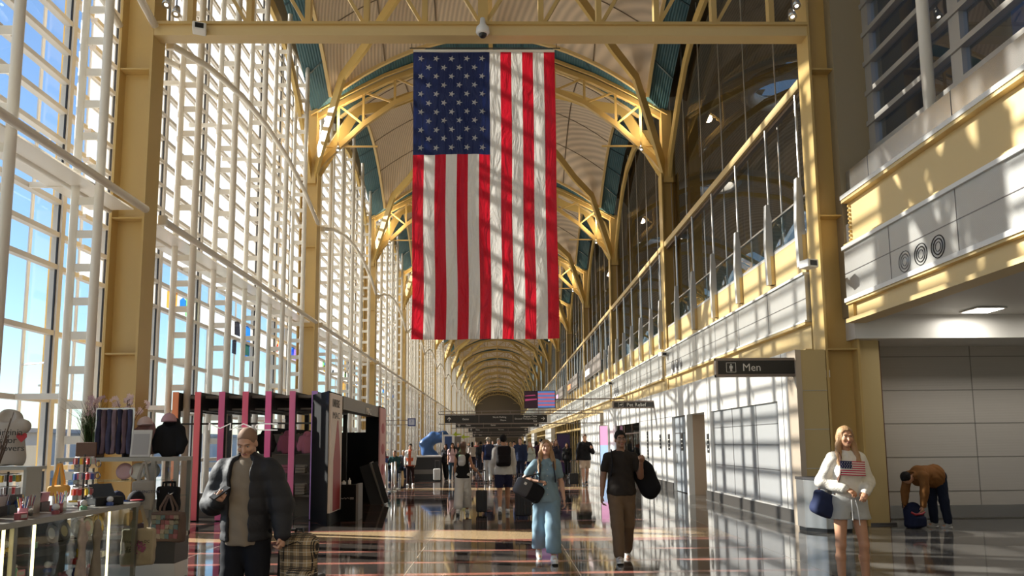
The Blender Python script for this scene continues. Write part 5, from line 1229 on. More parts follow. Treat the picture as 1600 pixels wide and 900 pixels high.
# ================================================================ signs
SGN = mat('sign_black', (.018, .016, .015), .4); SFR = mat('sign_frame_bronze', (.22, .18, .16), .35, .6); STX = mat('sign_lettering', (.75, .73, .68), .5)
def blade_sign(label, x0, x1, y, z0, z1, txt, icon, xcol, tw=.19):
    t = thing('hanging_sign', label, 'sign', ((x0+x1)/2, y, z0)); w_ = x1-x0; h_ = z1-z0
    f = MB(); f.box(-w_/2, xcol-(x0+x1)/2, -.06, .06, h_-.05, h_); f.box(-w_/2, xcol-(x0+x1)/2, -.06, .06, 0, .05); f.box(-w_/2, -w_/2+.04, -.055, .055, 0, h_); f.box(w_/2-.02, w_/2+.02, -.055, .055, 0, h_); f.build('frame', SFR, t)
    MB().box(-w_/2+.05, w_/2-.03, -.05, .05, .055, h_-.055).build('sign_face', SGN, t)
    s = h_-.14
    text('lettering', txt, tw, STX, (-w_/2+.52 if w_ > 1.5 else -w_/2+.42, -.053, h_/2-.07), FACE, t, .001)
    ic = MB(); ix = -w_/2+.3; b = .095
    for a in ((ix-b, ix+b, h_/2+b-.008, h_/2+b), (ix-b, ix+b, h_/2-b, h_/2-b+.008), (ix-b, ix-b+.008, h_/2-b, h_/2+b), (ix+b-.008, ix+b, h_/2-b, h_/2+b)): ic.box(a[0], a[1], -.054, -.05, a[2], a[3])
    c = h_/2
    if icon == 'man':
        ic.ball((ix, -.052, c+.055), (.016, .003, .016), 8, 6); ic.box(ix-.022, ix+.022, -.054, -.05, c-.02, c+.035); ic.box(ix-.034, ix-.026, -.054, -.05, c-.02, c+.032); ic.box(ix+.026, ix+.034, -.054, -.05, c-.02, c+.032); ic.box(ix-.019, ix-.003, -.054, -.05, c-.075, c-.02); ic.box(ix+.003, ix+.019, -.054, -.05, c-.075, c-.02)
    else:
        ic.box(ix-.05, ix+.04, -.054, -.05, c-.02, c+.01); ic.box(ix+.03, ix+.06, -.054, -.05, c, c+.035); ic.box(ix-.05, ix-.035, -.054, -.05, c-.05, c-.02); ic.box(ix+.02, ix+.035, -.054, -.05, c-.05, c-.02)
    ic.build('pictogram', STX, t)
    MB().box(xcol-(x0+x1)/2-.02, xcol-(x0+x1)/2+.08, -.05, .05, -.02, .12).build('clamp', WHITEP, t)
    return t
blade_sign('black hanging sign reading Men fixed to the first shop-wall column', 4.24, 5.88, 14.4, 2.88, 3.25, 'Men', 'man', 6.4, .21)
blade_sign('black hanging sign reading Pet Relief fixed to the second shop-wall column', 4.30, 5.90, 28.0, 2.90, 3.19, 'Pet Relief', 'dog', 6.4, .19)
def gantry(label, x0, x1, y, z0, z1, msgs, right=True, nd=3):
    t = thing('overhead_sign', label, 'sign', ((x0+x1)/2, y, z0), 0, 'overhead direction signs down the hall'); w_ = x1-x0; h_ = z1-z0
    f = MB(); xr = XR-.4-(x0+x1)/2 if right else w_/2+.3; xl = -w_/2-.35
    for z in (-.05, h_+.05): f.box(xl, xr, -.04, .04, z-.025, z+.025)
    for i in range(int((xr-xl)/.8)): f.box(xl+i*.8, xl+i*.8+.03, -.03, .03, h_+.07, h_+.2)
    f.box(xl, xr, -.03, .03, h_+.2, h_+.24); f.build('gantry_rail', SFR, t)
    MB().box(-w_/2, w_/2, -.06, .06, 0, h_).build('sign_face', SGN, t)
    MB().box(w_/2+.02, w_/2+.2, -.05, .05, 0, h_).build('end_light', WHITEP, t)
    d = MB()
    for i in range(1, nd): d.box(-w_/2+w_*i/nd-.012, -w_/2+w_*i/nd+.012, -.07, -.055, 0, h_)
    d.build('divider', SFR, t)
    for s_, x, z, tx, al in msgs: text('lettering', tx, s_, STX, (x*w_-w_/2, -.066, z*h_), FACE, t, .001, al)
    if True:
        a = MB(); cx_ = w_/2-.22; cz = h_/2; r = .1
        a.box(cx_-.12, cx_+.04, -.068, -.06, cz-.018, cz+.018); a.ext([(0, -r), (r, 0), (0, r), (-.03, r), (.05, .0), (-.03, -r)], (cx_, -.06, cz), (1, 0, 0), (0, 0, 1), .008)
        cx_ = -w_/2+.25; a.box(cx_-.018, cx_+.018, -.068, -.06, cz-.12, cz+.04); a.ext([(-r, -.03), (0, .07), (r, -.03), (r, .01), (0, .12), (-r, .01)], (cx_, -.06, cz), (1, 0, 0), (0, 0, 1), .008)
        a.build('arrow', STX, t)
    return t
gantry('long black direction sign spanning the hall, the closest of the row', -3.03, 2.7, 41.7, 2.78, 3.22, [(.16, .08, .38, 'Gates', 'LEFT'), (.13, .62, .62, 'North Parking', 'RIGHT'), (.13, .62, .22, 'Metro', 'RIGHT'), (.13, .9, .68, 'Baggage Claim', 'RIGHT'), (.13, .9, .38, 'Ground Transportation', 'RIGHT'), (.13, .9, .1, 'Exit', 'RIGHT')]) if False else gantry('long black direction sign spanning the hall, first of the row from here', -3.03, 2.7, 41.7, 2.78, 3.22, [(.16, .17, .38, 'Gates', 'LEFT'), (.13, .60, .62, 'North Parking', 'RIGHT'), (.13, .60, .22, 'Metro', 'RIGHT'), (.13, .9, .70, 'Baggage Claim', 'RIGHT'), (.13, .9, .40, 'Ground Transportation', 'RIGHT'), (.13, .9, .1, 'Exit', 'RIGHT')])
gantry('black direction sign with two arrows hanging second in the row', -3.21, 2.96, 55.3, 2.83, 3.15, [(.16, .12, .35, 'Gates', 'LEFT'), (.16, .42, .35, 'Gates', 'LEFT')], False)
gantry('black direction sign hanging third in the row', -2.82, 2.68, 68.9, 2.72, 3.1, [(.16, .12, .35, 'Gates', 'LEFT'), (.14, .5, .35, 'Terminal', 'LEFT')], False)
gantry('black direction sign hanging fourth in the row', -2.9, 3.2, 82.5, 2.7, 3.12, [(.16, .12, .35, 'Gates', 'LEFT')], False)
gantry('black direction sign hanging fifth in the row', -3.4, 3.4, 96.1, 2.5, 3.0, [(.16, .12, .35, 'Gates', 'LEFT')], False)
t = thing('information_sign', 'small square blue and white information sign on the window-wall side', 'sign', (-4.85, 41.5, 2.63))
MB().box(-.22, .22, -.04, .04, 0, .44).build('frame', mat('info_navy', (.02, .05, .22), .4), t); MB().box(-.16, .16, -.05, -.04, .06, .38).build('sign_face', mat('info_pale', (.55, .58, .68), .5), t); text('lettering', '?', .3, mat('info_navy'), (-.07, -.055, .12), FACE, t, .002)
MB().box(-2.1, -.2, .03, .07, .3, .34).box(-2.1, -.2, .03, .07, .06, .09).build('arm', SFR, t)
# video screen
t = thing('video_screen', 'video screen showing blue and red stripes hung by the shop wall', 'screen', (2.1, 38, 3.4), R(-4))
MB().box(-.80, .80, 0, .14, 0, .9).build('housing', BLACK, t)
def emi(n_, c, s=.4): return mat(n_, c, .5, emit=c, estr=s)
sc = MB(); sc.use(emi('screen_dark', (.02, .006, .015))); sc.quad((-.77, -.01, .03), (-.1, -.01, .03), (-.1, -.01, .87), (-.77, -.01, .87))
for i in range(9):
    sc.use(emi('screen_blue', (.10, .22, .55)) if i % 2 == 0 else emi('screen_red', (.55, .13, .20))); sc.quad((-.1, -.01, .03+i*.0933), (.77, -.01, .03+i*.0933), (.77, -.01, .03+(i+1)*.0933), (-.1, -.01, .03+(i+1)*.0933))
sc.use(emi('screen_rose', (.4, .05, .15))); sc.quad((-.75, -.012, .38), (-.15, -.012, .44), (-.15, -.012, .50), (-.75, -.012, .48)); sc.quad((-.75, -.012, .62), (-.2, -.012, .66), (-.25, -.012, .70), (-.75, -.012, .66))
sc.build('picture', None, t); MB().box(.8, 4.3, .05, .1, .42, .48).build('arm', SFR, t)
# ================================================================ litter bin by the first shop-wall column
t = thing('litter_bin', 'brushed steel litter bin with chamfered corners by the tan pier', 'bin', (5.98, 13.72, 0))
o_ = [(-.42, -.05), (-.16, -.36), (.30, -.36), (.44, -.10), (.44, .30), (-.42, .30)]
SB = ribbed('bin_steel', (.55, .54, .53), .3, 2.2, 'X', .05, .75, .8)
MB().ext(o_, (0, 0, .06), (1, 0, 0), (0, 1, 0), .86).build('body', SB, t, bevel=.01); MB().ext([(a*.95, b*.95) for a, b in o_], (0, 0, 0), (1, 0, 0), (0, 1, 0), .06).build('plinth', BLACK, t)
MB().ext([(a*1.02, b*1.02) for a, b in o_], (0, 0, .92), (1, 0, 0), (0, 1, 0), .05).build('lid', DSTEEL, t); MB().box(-.12, .22, -.365, -.35, .66, .84).build('flap', mat('dark_steel'), t)
# small wall plates by the doors and the queue of signs on the white wall
for i, (y, z0, z1, w_) in enumerate(((29.3, 1.0, 2.05, .28), (27.0, 1.4, 1.9, .22), (25.6, 1.35, 1.9, .3), (20.8, 1.32, 1.85, .2), (24.2, 1.35, 1.9, .3))):
    nm = ['tall narrow black directory plate on the white wall', 'small black wall plate between two panel joints', 'black wall plate at the far side of the blue-grey door', 'black wall plate beside the tan door recess', 'black plate fixed on the blue-grey door'][i]
    x = WX-.012 if i < 4 else WX+.09
    t = thing('wall_plate', nm, 'sign', (x, y, z0)); MB().box(0, .012, -w_/2, w_/2, 0, z1-z0).build('plate', SGN, t)
    tx = MB()
    for q in range(3 if i else 7): tx.box(-.003, 0, -w_*.3, w_*(.15+.1*(q % 3)), .08+q*.13, .12+q*.13)
    tx.build('lettering', STX, t)
# ================================================================ makeup and clothes kiosk
SLATE = mat('kiosk_slate', (.025, .023, .022), .5, spec=.25); KGREY = mat('kiosk_grey', (.16, .145, .13), .4)
def kiosk():
    t = thing('retail_kiosk', 'black retail kiosk with coloured front posts standing by the window wall', 'kiosk', (-5.4, 16.6, 0))
    ox, oy = -5.4, 16.6
    cols = [(.98, .34, .16), (.95, .20, .26), (.80, .17, .42), (.92, .17, .33), (.98, .18, .50), (.88, .22, .48), (.52, .30, .80)]
    for i, x in enumerate((-7.17, -6.68, -6.15, -5.63, -5.12, -4.59, -4.10)):
        x -= ox
        p = MB(); p.box(x-.05, x+.05, .02, .18, 0, 2.82); p.box(x-.05, x+.05, .18, 3.4, 2.42, 2.82); p.box(x-.05, x+.05, 3.3, 3.42, 0, 2.42)
        p.build('portal_frame', SLATE, t)
        MB().box(x-.064, x+.064, -.01, .02, .02, 2.83).build('coloured_edge', mat(f'kiosk_colour_{i}', cols[i], .45), t)
    roof = MB(); roof.box(-1.72, 1.3, .3, 3.4, 2.70, 2.76)
    for q in range(5): roof.box(-1.72, 1.3, .5+q*.55, .56+q*.55, 2.44, 2.48)
    roof.build('roof_panel', KGREY, t)
    MB().box(-1.8, 1.3, .1, .14, 2.10, 2.14).build('sign_rail', BLACK, t)
    # side block and counter wall
    MB().ext([(1.27, -.05), (1.9, -1.25), (1.9, -.95), (1.9, .0), (1.36, .1)], (0, 0, 0), (1, 0, 0), (0, 1, 0), 2.74).build('corner_block', mat('kiosk_black', (.005, .005, .005), .75, spec=.12), t)
    MB().box(1.6, 1.92, .1, 6.1, 2.42, 2.72).build('side_header', KGREY, t)
    MB().box(1.55, 1.93, 5.0, 6.1, 0, 2.74).build('end_block', mat('kiosk_black'), t)
    MB().box(.0, 1.6, 5.9, 6.1, 0, 2.0).box(-.1, .0, 1.4, 6.1, 0, 2.05).build('inner_wall', mat('kiosk_black'), t)
    MB().box(-1.8, 1.2, .9, .98, .0, .55).box(-.2, 1.25, .3, 1.3, .48, .52).box(-.2, 1.25, .3, 1.3, .98, 1.0).box(-.2, 1.25, .3, 1.3, 1.42, 1.44).build('shelf', KGREY, t)
    MB().box(-.3, 1.22, 1.28, 1.32, 0, 1.9).build('back_panel', KGREY, t)
    # lighted product columns inside the side opening
    pc = MB()
    for q in range(9): pc.box(.02, .06, 1.9+q*.38, 1.93+q*.38, 1.15, 1.95)
    for z in (.8, 1.05, 1.3): pc.box(.0, .3, 1.6, 5.3, z, z+.03)
    pc.build('product_rail', mat('rail_copper', (.45, .28, .2), .35, .6), t)
    pr2 = MB()
    for q in range(40): pr2.box(.05, .22, 1.7+q*.09, 1.75+q*.09, .83, .83+.08+.05*(q % 3))
    pr2.build('products', mat('product_mauve', (.25, .12, .12), .4), t)['kind'] = 'stuff'
    # logo letters on the front rail: strokes of white tube
    S = .0143; lx, lz, ly = -1.0, 2.13, -.05
    def q_(pts): return [(lx+(a-545)/8*S, ly, lz-(b-560)/8*S) for a, b in pts]
    lg = MB()
    for st in ([(548, 645), (552, 562), (685, 625), (812, 565), (808, 645), (970, 570), (1075, 612)], [(885, 628), (1000, 622), (1060, 606)], [(1390, 575), (1175, 572), (1135, 585), (1120, 607), (1130, 630), (1165, 648), (1390, 650)]): lg.poly(q_(st), .024, .03, (0, 1, 0))
    for c in ((853, 592), (1082, 598)): p = q_([c])[0]; lg.ball(p, .02, 8, 6)
    lg.build('logo', emi('logo_white', (.8, .78, .75), .25), t)
    text('logo', 'MAC', .26, WHITEP, (1.935, 2.9, 2.42), (R(90), 0, R(90)), t, .01, sx=1.3)
    # poster panel with a lipstick on the side
    po = MB().use(mat('poster_cream', (.78, .68, .62), .5)); po.box(1.9, 1.95, -1.2, -.15, .25, 2.7)
    po.use(mat('poster_red', (.36, .055, .065), .45)); po.ext([(-.95, .27), (-.28, .27), (-.28, 1.3), (-.55, 2.15), (-.62, 2.15), (-.95, 1.3)], (1.95, 0, 0), (0, 1, 0), (0, 0, 1), .006)
    po.use(BLACK); po.box(1.9, 1.95, -1.2, -.15, 0, .25); po.build('lipstick_poster', None, t)
    text('poster_lettering', 'UNLIVE&', .24, BLACK, (1.955, -1.1, 2.42), (R(90), 0, R(90)), t, .002, sx=.7) if False else text('poster_lettering', 'UNIVERSE', .24, BLACK, (1.955, -1.14, 2.42), (R(90), 0, R(90)), t, .002, sx=.66)
    text('poster_lettering', 'MAC', .2, BLACK, (1.955, -1.1, 2.18), (R(90), 0, R(90)), t, .002, sx=1.6)
    po = MB().use(mat('poster_pink', (.70, .36, .36), .5)); po.box(1.93, 1.97, 5.0, 6.05, .2, 2.7); po.use(mat('poster_lips', (.45, .03, .05), .4))
    for z in (.9, 1.5, 2.1): po.ball((1.975, 5.5, z), (.01, .28, .16), 12, 8)
    po.build('end_poster', None, t)
    return t
kiosk()
t = thing('black_pedestal', 'low black pedestal counter with a pale logo beside the kiosk', 'pedestal', (-3.32, 16.7, 0))
MB().box(-.22, .20, -.25, .25, 0, .76).build('cabinet', mat('kiosk_black'), t, bevel=.008); MB().box(.20, .25, -.26, .26, 0, .78).build('side_panel', KGREY, t)
MB().poly([(-.15, -.256, .46), (-.14, -.256, .49), (-.09, -.256, .465), (-.04, -.256, .49), (-.03, -.256, .46), (.02, -.256, .49), (.05, -.256, .47)], .006, .008, (0, 1, 0)).box(.07, .15, -.26, -.25, .485, .492).box(.07, .15, -.26, -.25, .458, .465).build('logo', STX, t)
for x, y, r, hh, lb, mm in ((-.1, -.1, .05, .09, 'white tissue box on the black pedestal', WHITEP), (.02, -.08, .035, .14, 'white pump bottle on the black pedestal', WHITEP)):
    o = MB().lathe([(0, 0), (r, 0), (r, hh*.6), (r*.4, hh*.75), (r*.3, hh), (0, hh)], (0, 0, 0), 14).build('bottle' if 'pump' in lb else 'tissue_box', mm); o.location = (-3.32+x, 16.7+y, .765); tag(o, lb, 'bottle' if 'pump' in lb else 'box')
t = thing('easel_board', 'leaning black easel board at the far end of the kiosk', 'easel', (-3.25, 20.6, 0))
MB().bar((0, 0, 0), (-.35, .1, 1.1), .5, .04, (0, 1, 0)).build('board', BLKM, t); MB().bar((.1, .2, .02), (-.28, .14, 1.15), .04, .5, (0, 1, 0)).build('leg', KGREY, t)
# merchandise in the kiosk
FOLD = [(.10, .09, .09), (.50, .18, .26), (.42, .40, .38), (.45, .15, .24), (.3, .3, .3)]
def garment(name, label, loc, m, rz=0, H_=.42, W_=.24, hood=True, group=None, sleeves=True, hm=None):
    t = thing(name, label, 'clothing', loc, R(rz), group)
    g = Sdf(.012); g.cone((0, 0, .10), (0, 0, H_*.72), W_*.8, W_*.72, .04, ((0, 1, 0), .55)); g.cone((-W_*.62, 0, H_*.86), (W_*.62, 0, H_*.86), .06, .06, .05)
    if sleeves:
        for s in (-1, 1): g.chain([(s*W_*.68, 0, H_*.84), (s*W_*1.0, -.02, H_*.45), (s*W_*.95, -.05, .08)], [.06, .055, .045], .03)
    if hood: g.ell((0, .03, H_+.02), (.11, .09, .09), None, .04); g.ell((0, -.06, H_+.04), (.07, .07, .07), None, .02, True)
    g.disp = lambda X, Y, Z: .005*np.sin(30*X+12*Z); g.cut((0, 0, -1), 0); g.build('garment', m, t); return t
garment('hooded_sweatshirt', 'pink hooded sweatshirt on the kiosk shelf beside the violet post', (-4.40, 17.25, 1.445), C_('candy_pink', (.62, .25, .38)), 10, .40, .19)
garment('hooded_sweatshirt', 'rose hooded sweatshirt in the middle of the kiosk shelf', (-4.86, 17.25, 1.445), C_('rose_pink', (.45, .16, .28)), -10, .42, .19)
garment('hooded_sweatshirt', 'black hooded sweatshirt on a stand between the pink kiosk posts', (-5.35, 17.2, 1.445), C_('black_fleece', (.015, .015, .015)), 0, .45, .20)
for c in range(4):
    for z0, lv in ((1.0, 'upper'), (.52, 'lower')):
        for q in range(4 if lv == 'lower' else 3):
            col_ = [(.35,.33,.32), (.50,.20,.30), (.40,.38,.36), (.12,.11,.11)][c]
            o = MB().cbox((0, 0, .032), (.14, .12, .030), None).build('folded_shirt', C_(f'folded_{c}', col_), bevel=.02)
            o.location = (-5.25+c*.36, 17.15, z0+.002+q*.064)
            tag(o, f'{["grey", "pink", "pale grey", "charcoal"][c]} folded shirt, {ORD[q]} up in the {lv} kiosk shelf pile', 'folded shirt', 'folded shirts on the kiosk shelves')
# ================================================================ souvenir counter by the window wall
AL = mat('counter_aluminium', (.30, .285, .25), .4, .6); CG = glassmat('case_glass', (.86, .90, .90), .10); LED = mat('led_strip', (1, .92, .55), .5, emit=(1, .85, .42), estr=2.2); DK = mat('case_dark', (.045, .045, .045), .4)
def showcase():
    t = thing('display_case', 'long glass display case with aluminium edge full of souvenirs', 'display case', (-4.55, 6.6, 0))
    x0, x1, y0, y1 = -.42, .40, -2.4, 2.15
    m = MB(); m.box(x0, x1+.02, y0, y1, .95, 1.0); m.box(x0, x1+.02, y0, y1, .10, .16); m.build('edge_frame', AL, t)
    MB().box(x0, x1-.02, y0, y1, 0, .10).build('plinth', DK, t)
    MB().box(x0, x0+.02, y0, y1, .16, .95).build('back_panel', mat('case_back', (.12, .12, .12), .5), t)
    for y in (y0, -.05, y1-.05): MB().box(x1-.04, x1, y, y+.05, .16, .95).build('upright', AL, t)
    gl = MB(); gl.quad((x1, y0, .16), (x1, y1, .16), (x1, y1, .95), (x1, y0, .95)); gl.quad((x0, y0, .16), (x1, y0, .16), (x1, y0, .95), (x0, y0, .95)); gl.quad((x0, y1, .16), (x1, y1, .16), (x1, y1, .95), (x0, y1, .95)); gl.build('glass_side', CG, t)
    for z in (.45, .70): MB().box(x0+.02, x1-.03, y0+.02, y1-.02, z, z+.008).build('glass_shelf', CG, t)
    for y in (-.12, .30, 1.6): MB().box(x1-.06, x1-.045, y, y+.025, .17, .94).build('light_strip', LED, t)
showcase()
CX = -4.55
rnd = random.Random(11)
def gift(name, label, cat, loc, build, group=None, rz=0):
    t = thing(name, label, cat, loc, R(rz), group); build(t); return t
def mk_plate(c, rim):
    def f(t):
        M_ = Matrix.Rotation(R(78), 3, 'Y')
        MB().lathe([(0, 0), (.06, 0), (.095, .012), (.10, .014), (.095, .018), (.055, .006), (0, .006)], (0, 0, .10), 22, M_).build('rim', mat('plate_'+rim, {'dark': (.05,.045,.045), 'silver': (.5,.5,.5), 'gold': (.5,.35,.1), 'cream': (.6,.55,.45)}[rim], .3), t, True)
        MB().lathe([(0, .008), (.055, .008)], (.002, 0, .10), 22, M_).build('picture', mat('platec_'+c, {'white': (.7,.7,.68), 'gold': (.6,.5,.2), 'blue': (.1,.2,.5), 'rose': (.55,.2,.25)}[c], .3), t)
        MB().box(-.03, .02, -.03, .03, 0, .012).build('stand', BLACK, t)
    return f
for i in range(5):
    gift('souvenir_plate', f'small round souvenir plate on the middle shelf, {ORD[i]} along the display case', 'plate', (CX+.24, 7.35+i*.21, .709), mk_plate(['white', 'gold', 'white', 'rose', 'blue'][i], ['dark', 'dark', 'silver', 'cream', 'gold'][i]), 'plates in the display case')
FIGC = [(.8,.55,.05), (.55,.05,.05), (.75,.73,.7), (.35,.1,.12), (.05,.1,.35), (.5,.5,.52), (.7,.3,.4), (.2,.45,.3)]
def mk_fig(c, kind):
    def f(t):
        m = mat(f'gift_{c}', FIGC[c], .35)
        if kind == 0:
            MB().lathe([(0, 0), (.035, 0), (.035, .02), (.02, .03), (.012, .07), (.022, .09), (.012, .115), (0, .12)], (0,0,0), 12).build('figure', m, t, True); MB().ball((0,0,.13), .016, 10, 7).build('top', mat('gift_2'), t, True)
        elif kind == 1:
            MB().lathe([(0, 0), (.034, 0), (.036, .03), (.026, .035), (0, .035)], (0,0,0), 14).build('base', m, t); MB().ball((0,0,.066), .034, 14, 10).build('globe', mat('globe_glass', (.7,.72,.75), .05, spec=.9), t, True)
        elif kind == 2:
            MB().lathe([(0, 0), (.022, 0), (.024, .05), (.026, .055), (.022, .055), (.02, .01), (0, .01)], (0,0,0), 14).build('cup', m, t, True); MB().tube([(0,.022,.042), (0,.042,.036), (0,.042,.018), (0,.022,.012)], .004, 6).build('handle', m, t, True)
        else:
            MB().box(-.03, .03, -.045, .045, 0, .06).build('box_body', m, t, bevel=.004); MB().box(.031, .033, -.03, .03, .015, .045).build('window', mat('gift_2'), t)
    return f
knd = ['bell-shaped ornament', 'snow globe', 'little mug', 'gift box']; knn = ['ornament', 'snow_globe', 'mug', 'gift_box']
cn_ = ['gold', 'red', 'white', 'maroon', 'navy', 'silver', 'pink', 'green']
for sh_, z in (('middle', .709), ('lowest', .459), ('bottom', .161)):
    for i in range(9 if sh_ == 'middle' else 15):
        y = 5.2+i*.235 if sh_ == 'middle' else 4.9+i*.24
        k_ = rnd.randrange(4); c = rnd.randrange(8)
        if y > 8.6: continue
        gift(knn[k_], f'{cn_[c]} {knd[k_]} on the {sh_} shelf level, {ORD[i]} along the display case', knn[k_].replace('_', ' '), (CX+.26-.12*(i % 2), y, z), mk_fig(c, k_), 'small gifts in the display case', rnd.uniform(-20, 20))
# toy taxi
t = thing('toy_car', 'yellow toy taxi on the middle shelf of the display case', 'toy car', (CX+.27, 6.55, .709), R(12))
g = Sdf(.004); g.box((0, 0, .035), (.045, .095, .022), .015, None, .01); g.box((0, .01, .062), (.038, .05, .02), .014, None, .01); g.build('car_body', mat('taxi_yellow', (.75, .42, .05), .3), t); MB().box(-.036, .036, -.045, -.041, .052, .072).box(.036, .041, -.03, .045, .055, .074).build('windows', BLACK, t)
for x in (-.04, .04):
    for y in (-.06, .06): MB().tube([(x-.008, y, .016), (x+.008, y, .016)], .016, 10).build('wheel', BLACK, t)
# plush bears in the case
for i in range(4):
    t = thing('plush_toy', f'{["striped red and white", "rose", "blue and white", "red"][i]} plush toy low in the display case, {ORD[i]} along', 'plush toy', (CX+.22, 7.35+i*.26, .161), R(90))
    g = Sdf(.008); g.ell((0, 0, .08), (.065, .055, .08), None, .02); g.ell((0, -.01, .185), (.055, .05, .05), None, .02)
    for s in (-1, 1): g.ell((s*.04, 0, .235), (.02, .014, .02), None, .01); g.cone((s*.05, -.02, .11), (s*.09, -.06, .07), .022, .02, .01); g.cone((s*.04, -.03, .03), (s*.06, -.11, .03), .028, .03, .01)
    g.build('plush', C_(f'plush_{i}', [(.5,.04,.05), (.55,.25,.3), (.04,.08,.35), (.45,.05,.05)][i], .6, 60), t); 
    MB().ball((0, -.055, .175), (.022, .012, .016), 8, 6).build('muzzle', WHITEP, t, True)
# things on the counter top
def rack(label, loc, n, c, hh=.3, rz=0):
    t = thing('spinner_rack', label, 'rack', loc, R(rz)); MB().tube([(0,0,0), (0,0,hh)], .01, 8).build('post', BLACK, t); MB().lathe([(0,0), (.09,0), (.09,.012), (0,.012)], (0,0,0), 16).build('base', BLACK, t)
    tr_ = MB()
    for lv in range(3): tr_.tube([(.09*math.cos(a), .09*math.sin(a), hh*(.35+.3*lv)) for a in [q*math.pi/6 for q in range(13)]], .004, 5)
    tr_.build('hoop', STEEL, t)
    ch = MB()
    for lv in range(3):
        for q in range(n):
            a = q*2*math.pi/n; ch.use(mat(f'gift_{rnd.randrange(8)}', FIGC[0])); x, y = .095*math.cos(a), .095*math.sin(a); z = hh*(.35+.3*lv)-.045
            ch.cbox((x, y, z), (.013, .013, .032), Matrix.Rotation(a, 3, 'Z'))
    ch.build('key_rings', None, t)['kind'] = 'stuff'
for i, c in enumerate(FIGC): mat(f'gift_{i}', c, .35)
rack('black spinner rack of key rings at the corner of the counter top', (-4.52, 8.25, 1.0), 9, 0, .55)
rack('small spinner rack of key rings beside the card box', (-4.75, 7.35, 1.0), 8, 0, .40)
rack('low spinner rack of key rings close to the near end of the counter', (-4.45, 6.3, 1.0), 8, 0, .26)
t = thing('cash_register', 'black card terminal and till at the corner of the counter top', 'till', (-4.35, 8.35, 1.0), R(60))
MB().box(-.16, .16, -.13, .13, 0, .09).build('till_body', BLACK, t, bevel=.01); MB().cbox((0, .03, .15), (.13, .012, .085), rot(0, -35)).build('screen', mat('till_screen', (.05,.06,.08), .15), t); MB().tube([(0,.05,.08), (0,.05,.14)], .02, 8).build('neck', BLACK, t)
for i in range(6):
    t = thing('pen_cup', f'{["clear", "black", "rose", "silver", "maroon", "white"][i]} cup of souvenir pens on the counter, {ORD[i]} along the edge', 'pen cup', (-4.30-.12*(i % 2), 6.35+i*.27, 1.0), 0, 'pen cups on the counter')
    MB().lathe([(0,0), (.04,0), (.042,.09), (.038,.09), (.036,.005), (0,.005)], (0,0,0), 14).build('cup', [CG, BLACK, mat('gift_6'), STEEL, mat('gift_3'), WHITEP][i], t, True)
    p_ = MB()
    for q in range(9):
        a = q*.7; p_.use(mat(f'gift_{(q+i) % 8}', FIGC[0])); p_.tube([(.015*math.cos(a), .015*math.sin(a), .006), (.05*math.cos(a), .05*math.sin(a), .17+.01*(q % 3))], .004, 5)
    p_.build('pens', None, t)['kind'] = 'stuff'
PKC = [mat('card_rose', (.45, .22, .26), .5), mat('card_pale', (.55, .5, .5), .5), mat('card_dark', (.08, .06, .07), .5)]
for i in range(7):
    t = thing('postcard_box', f'{["rose", "pale", "dark"][i % 3]} box of cards standing on the counter, {ORD[i]} behind the pen cups', 'card box', (-4.62-.05*(i % 3), 5.9+i*.29, 1.0), R(rnd.uniform(-15, 15)), 'card boxes on the counter')
    MB().box(-.07, .07, -.09, .09, 0, .09).build('tray', DK, t); c_ = MB()
    for q in range(7): c_.use(PKC[(i+q) % 3]); c_.cbox((-.055+q*.018, 0, .11), (.003, .08, .075), Matrix.Rotation(R(12), 3, 'Y'))
    c_.build('cards', None, t)['kind'] = 'stuff'
for i in range(16):                                             # the crowd of small things on the counter top
    k_ = rnd.randrange(4); c = (1, 3, 4, 3, 7, 0, 3, 4)[i % 8]
    gift(knn[k_], f'{cn_[c]} {knd[k_]} standing on the counter top, {ORD[i]} along the row behind the edge', knn[k_].replace('_', ' '), (-4.22-.10*(i % 3), 5.75+i*.165+.02*(i % 2), 1.001), mk_fig(c, k_), 'small gifts on the counter top', rnd.uniform(-30, 30))
t = thing('jewellery_tree', 'dark jewellery tree hung with bracelets at the far end of the counter', 'jewellery stand', (-4.62, 8.5, 1.0)); MB().tube([(0,0,0), (0,0,.5)], .012, 8).build('post', BLACK, t); MB().lathe([(0,0), (.08,0), (.07,.015), (0,.02)], (0,0,0), 16).build('base', BLACK, t)
br_ = MB()
for lv in range(3):
    for q in range(6):
        a = q*1.047; br_.tube([(0,0,.2+lv*.13), (.13*math.cos(a), .13*math.sin(a), .22+lv*.13)], .005, 5); br_.tube([(.12*math.cos(a)+.03*math.cos(u), .12*math.sin(a), .18+lv*.13+.035*math.sin(u)) for u in [w_*math.pi/4 for w_ in range(9)]], .005, 5)
br_.build('bracelets', DSTEEL, t)['kind'] = 'stuff'
# caps
def cap(label, loc, m, rz, group=None, m2=None):
    t = thing('baseball_cap', label, 'cap', loc, R(rz), group); g = Sdf(.007); g.ell((0, 0, .0), (.095, .105, .115), None, .01); g.cut((0, 0, -1), 0); g.build('crown', m, t)
    g = Sdf(.006); g.ell((0, -.13, .012), (.075, .085, .010), None, .01); g.cut((0, 1, 0), -.06); g.build('brim', m2 or m, t); MB().ball((0,0,.114), .008, 8, 6).build('button', m, t)
    return t
cap('red and black cap on the shelf behind the till', (-4.28, 8.95, 1.002), C_('cap_black', (.02,.02,.025)), 30, m2=mat('cap_red', (.35, .03, .04), .6))
cap('dotted navy cap beside the red-brimmed cap', (-4.52, 8.98, 1.002), C_('cap_navy', (.03, .035, .07)), 10)
cap('grey cap at the window end of the counter', (-4.76, 8.95, 1.002), C_('cap_grey', (.25, .25, .24)), -20)
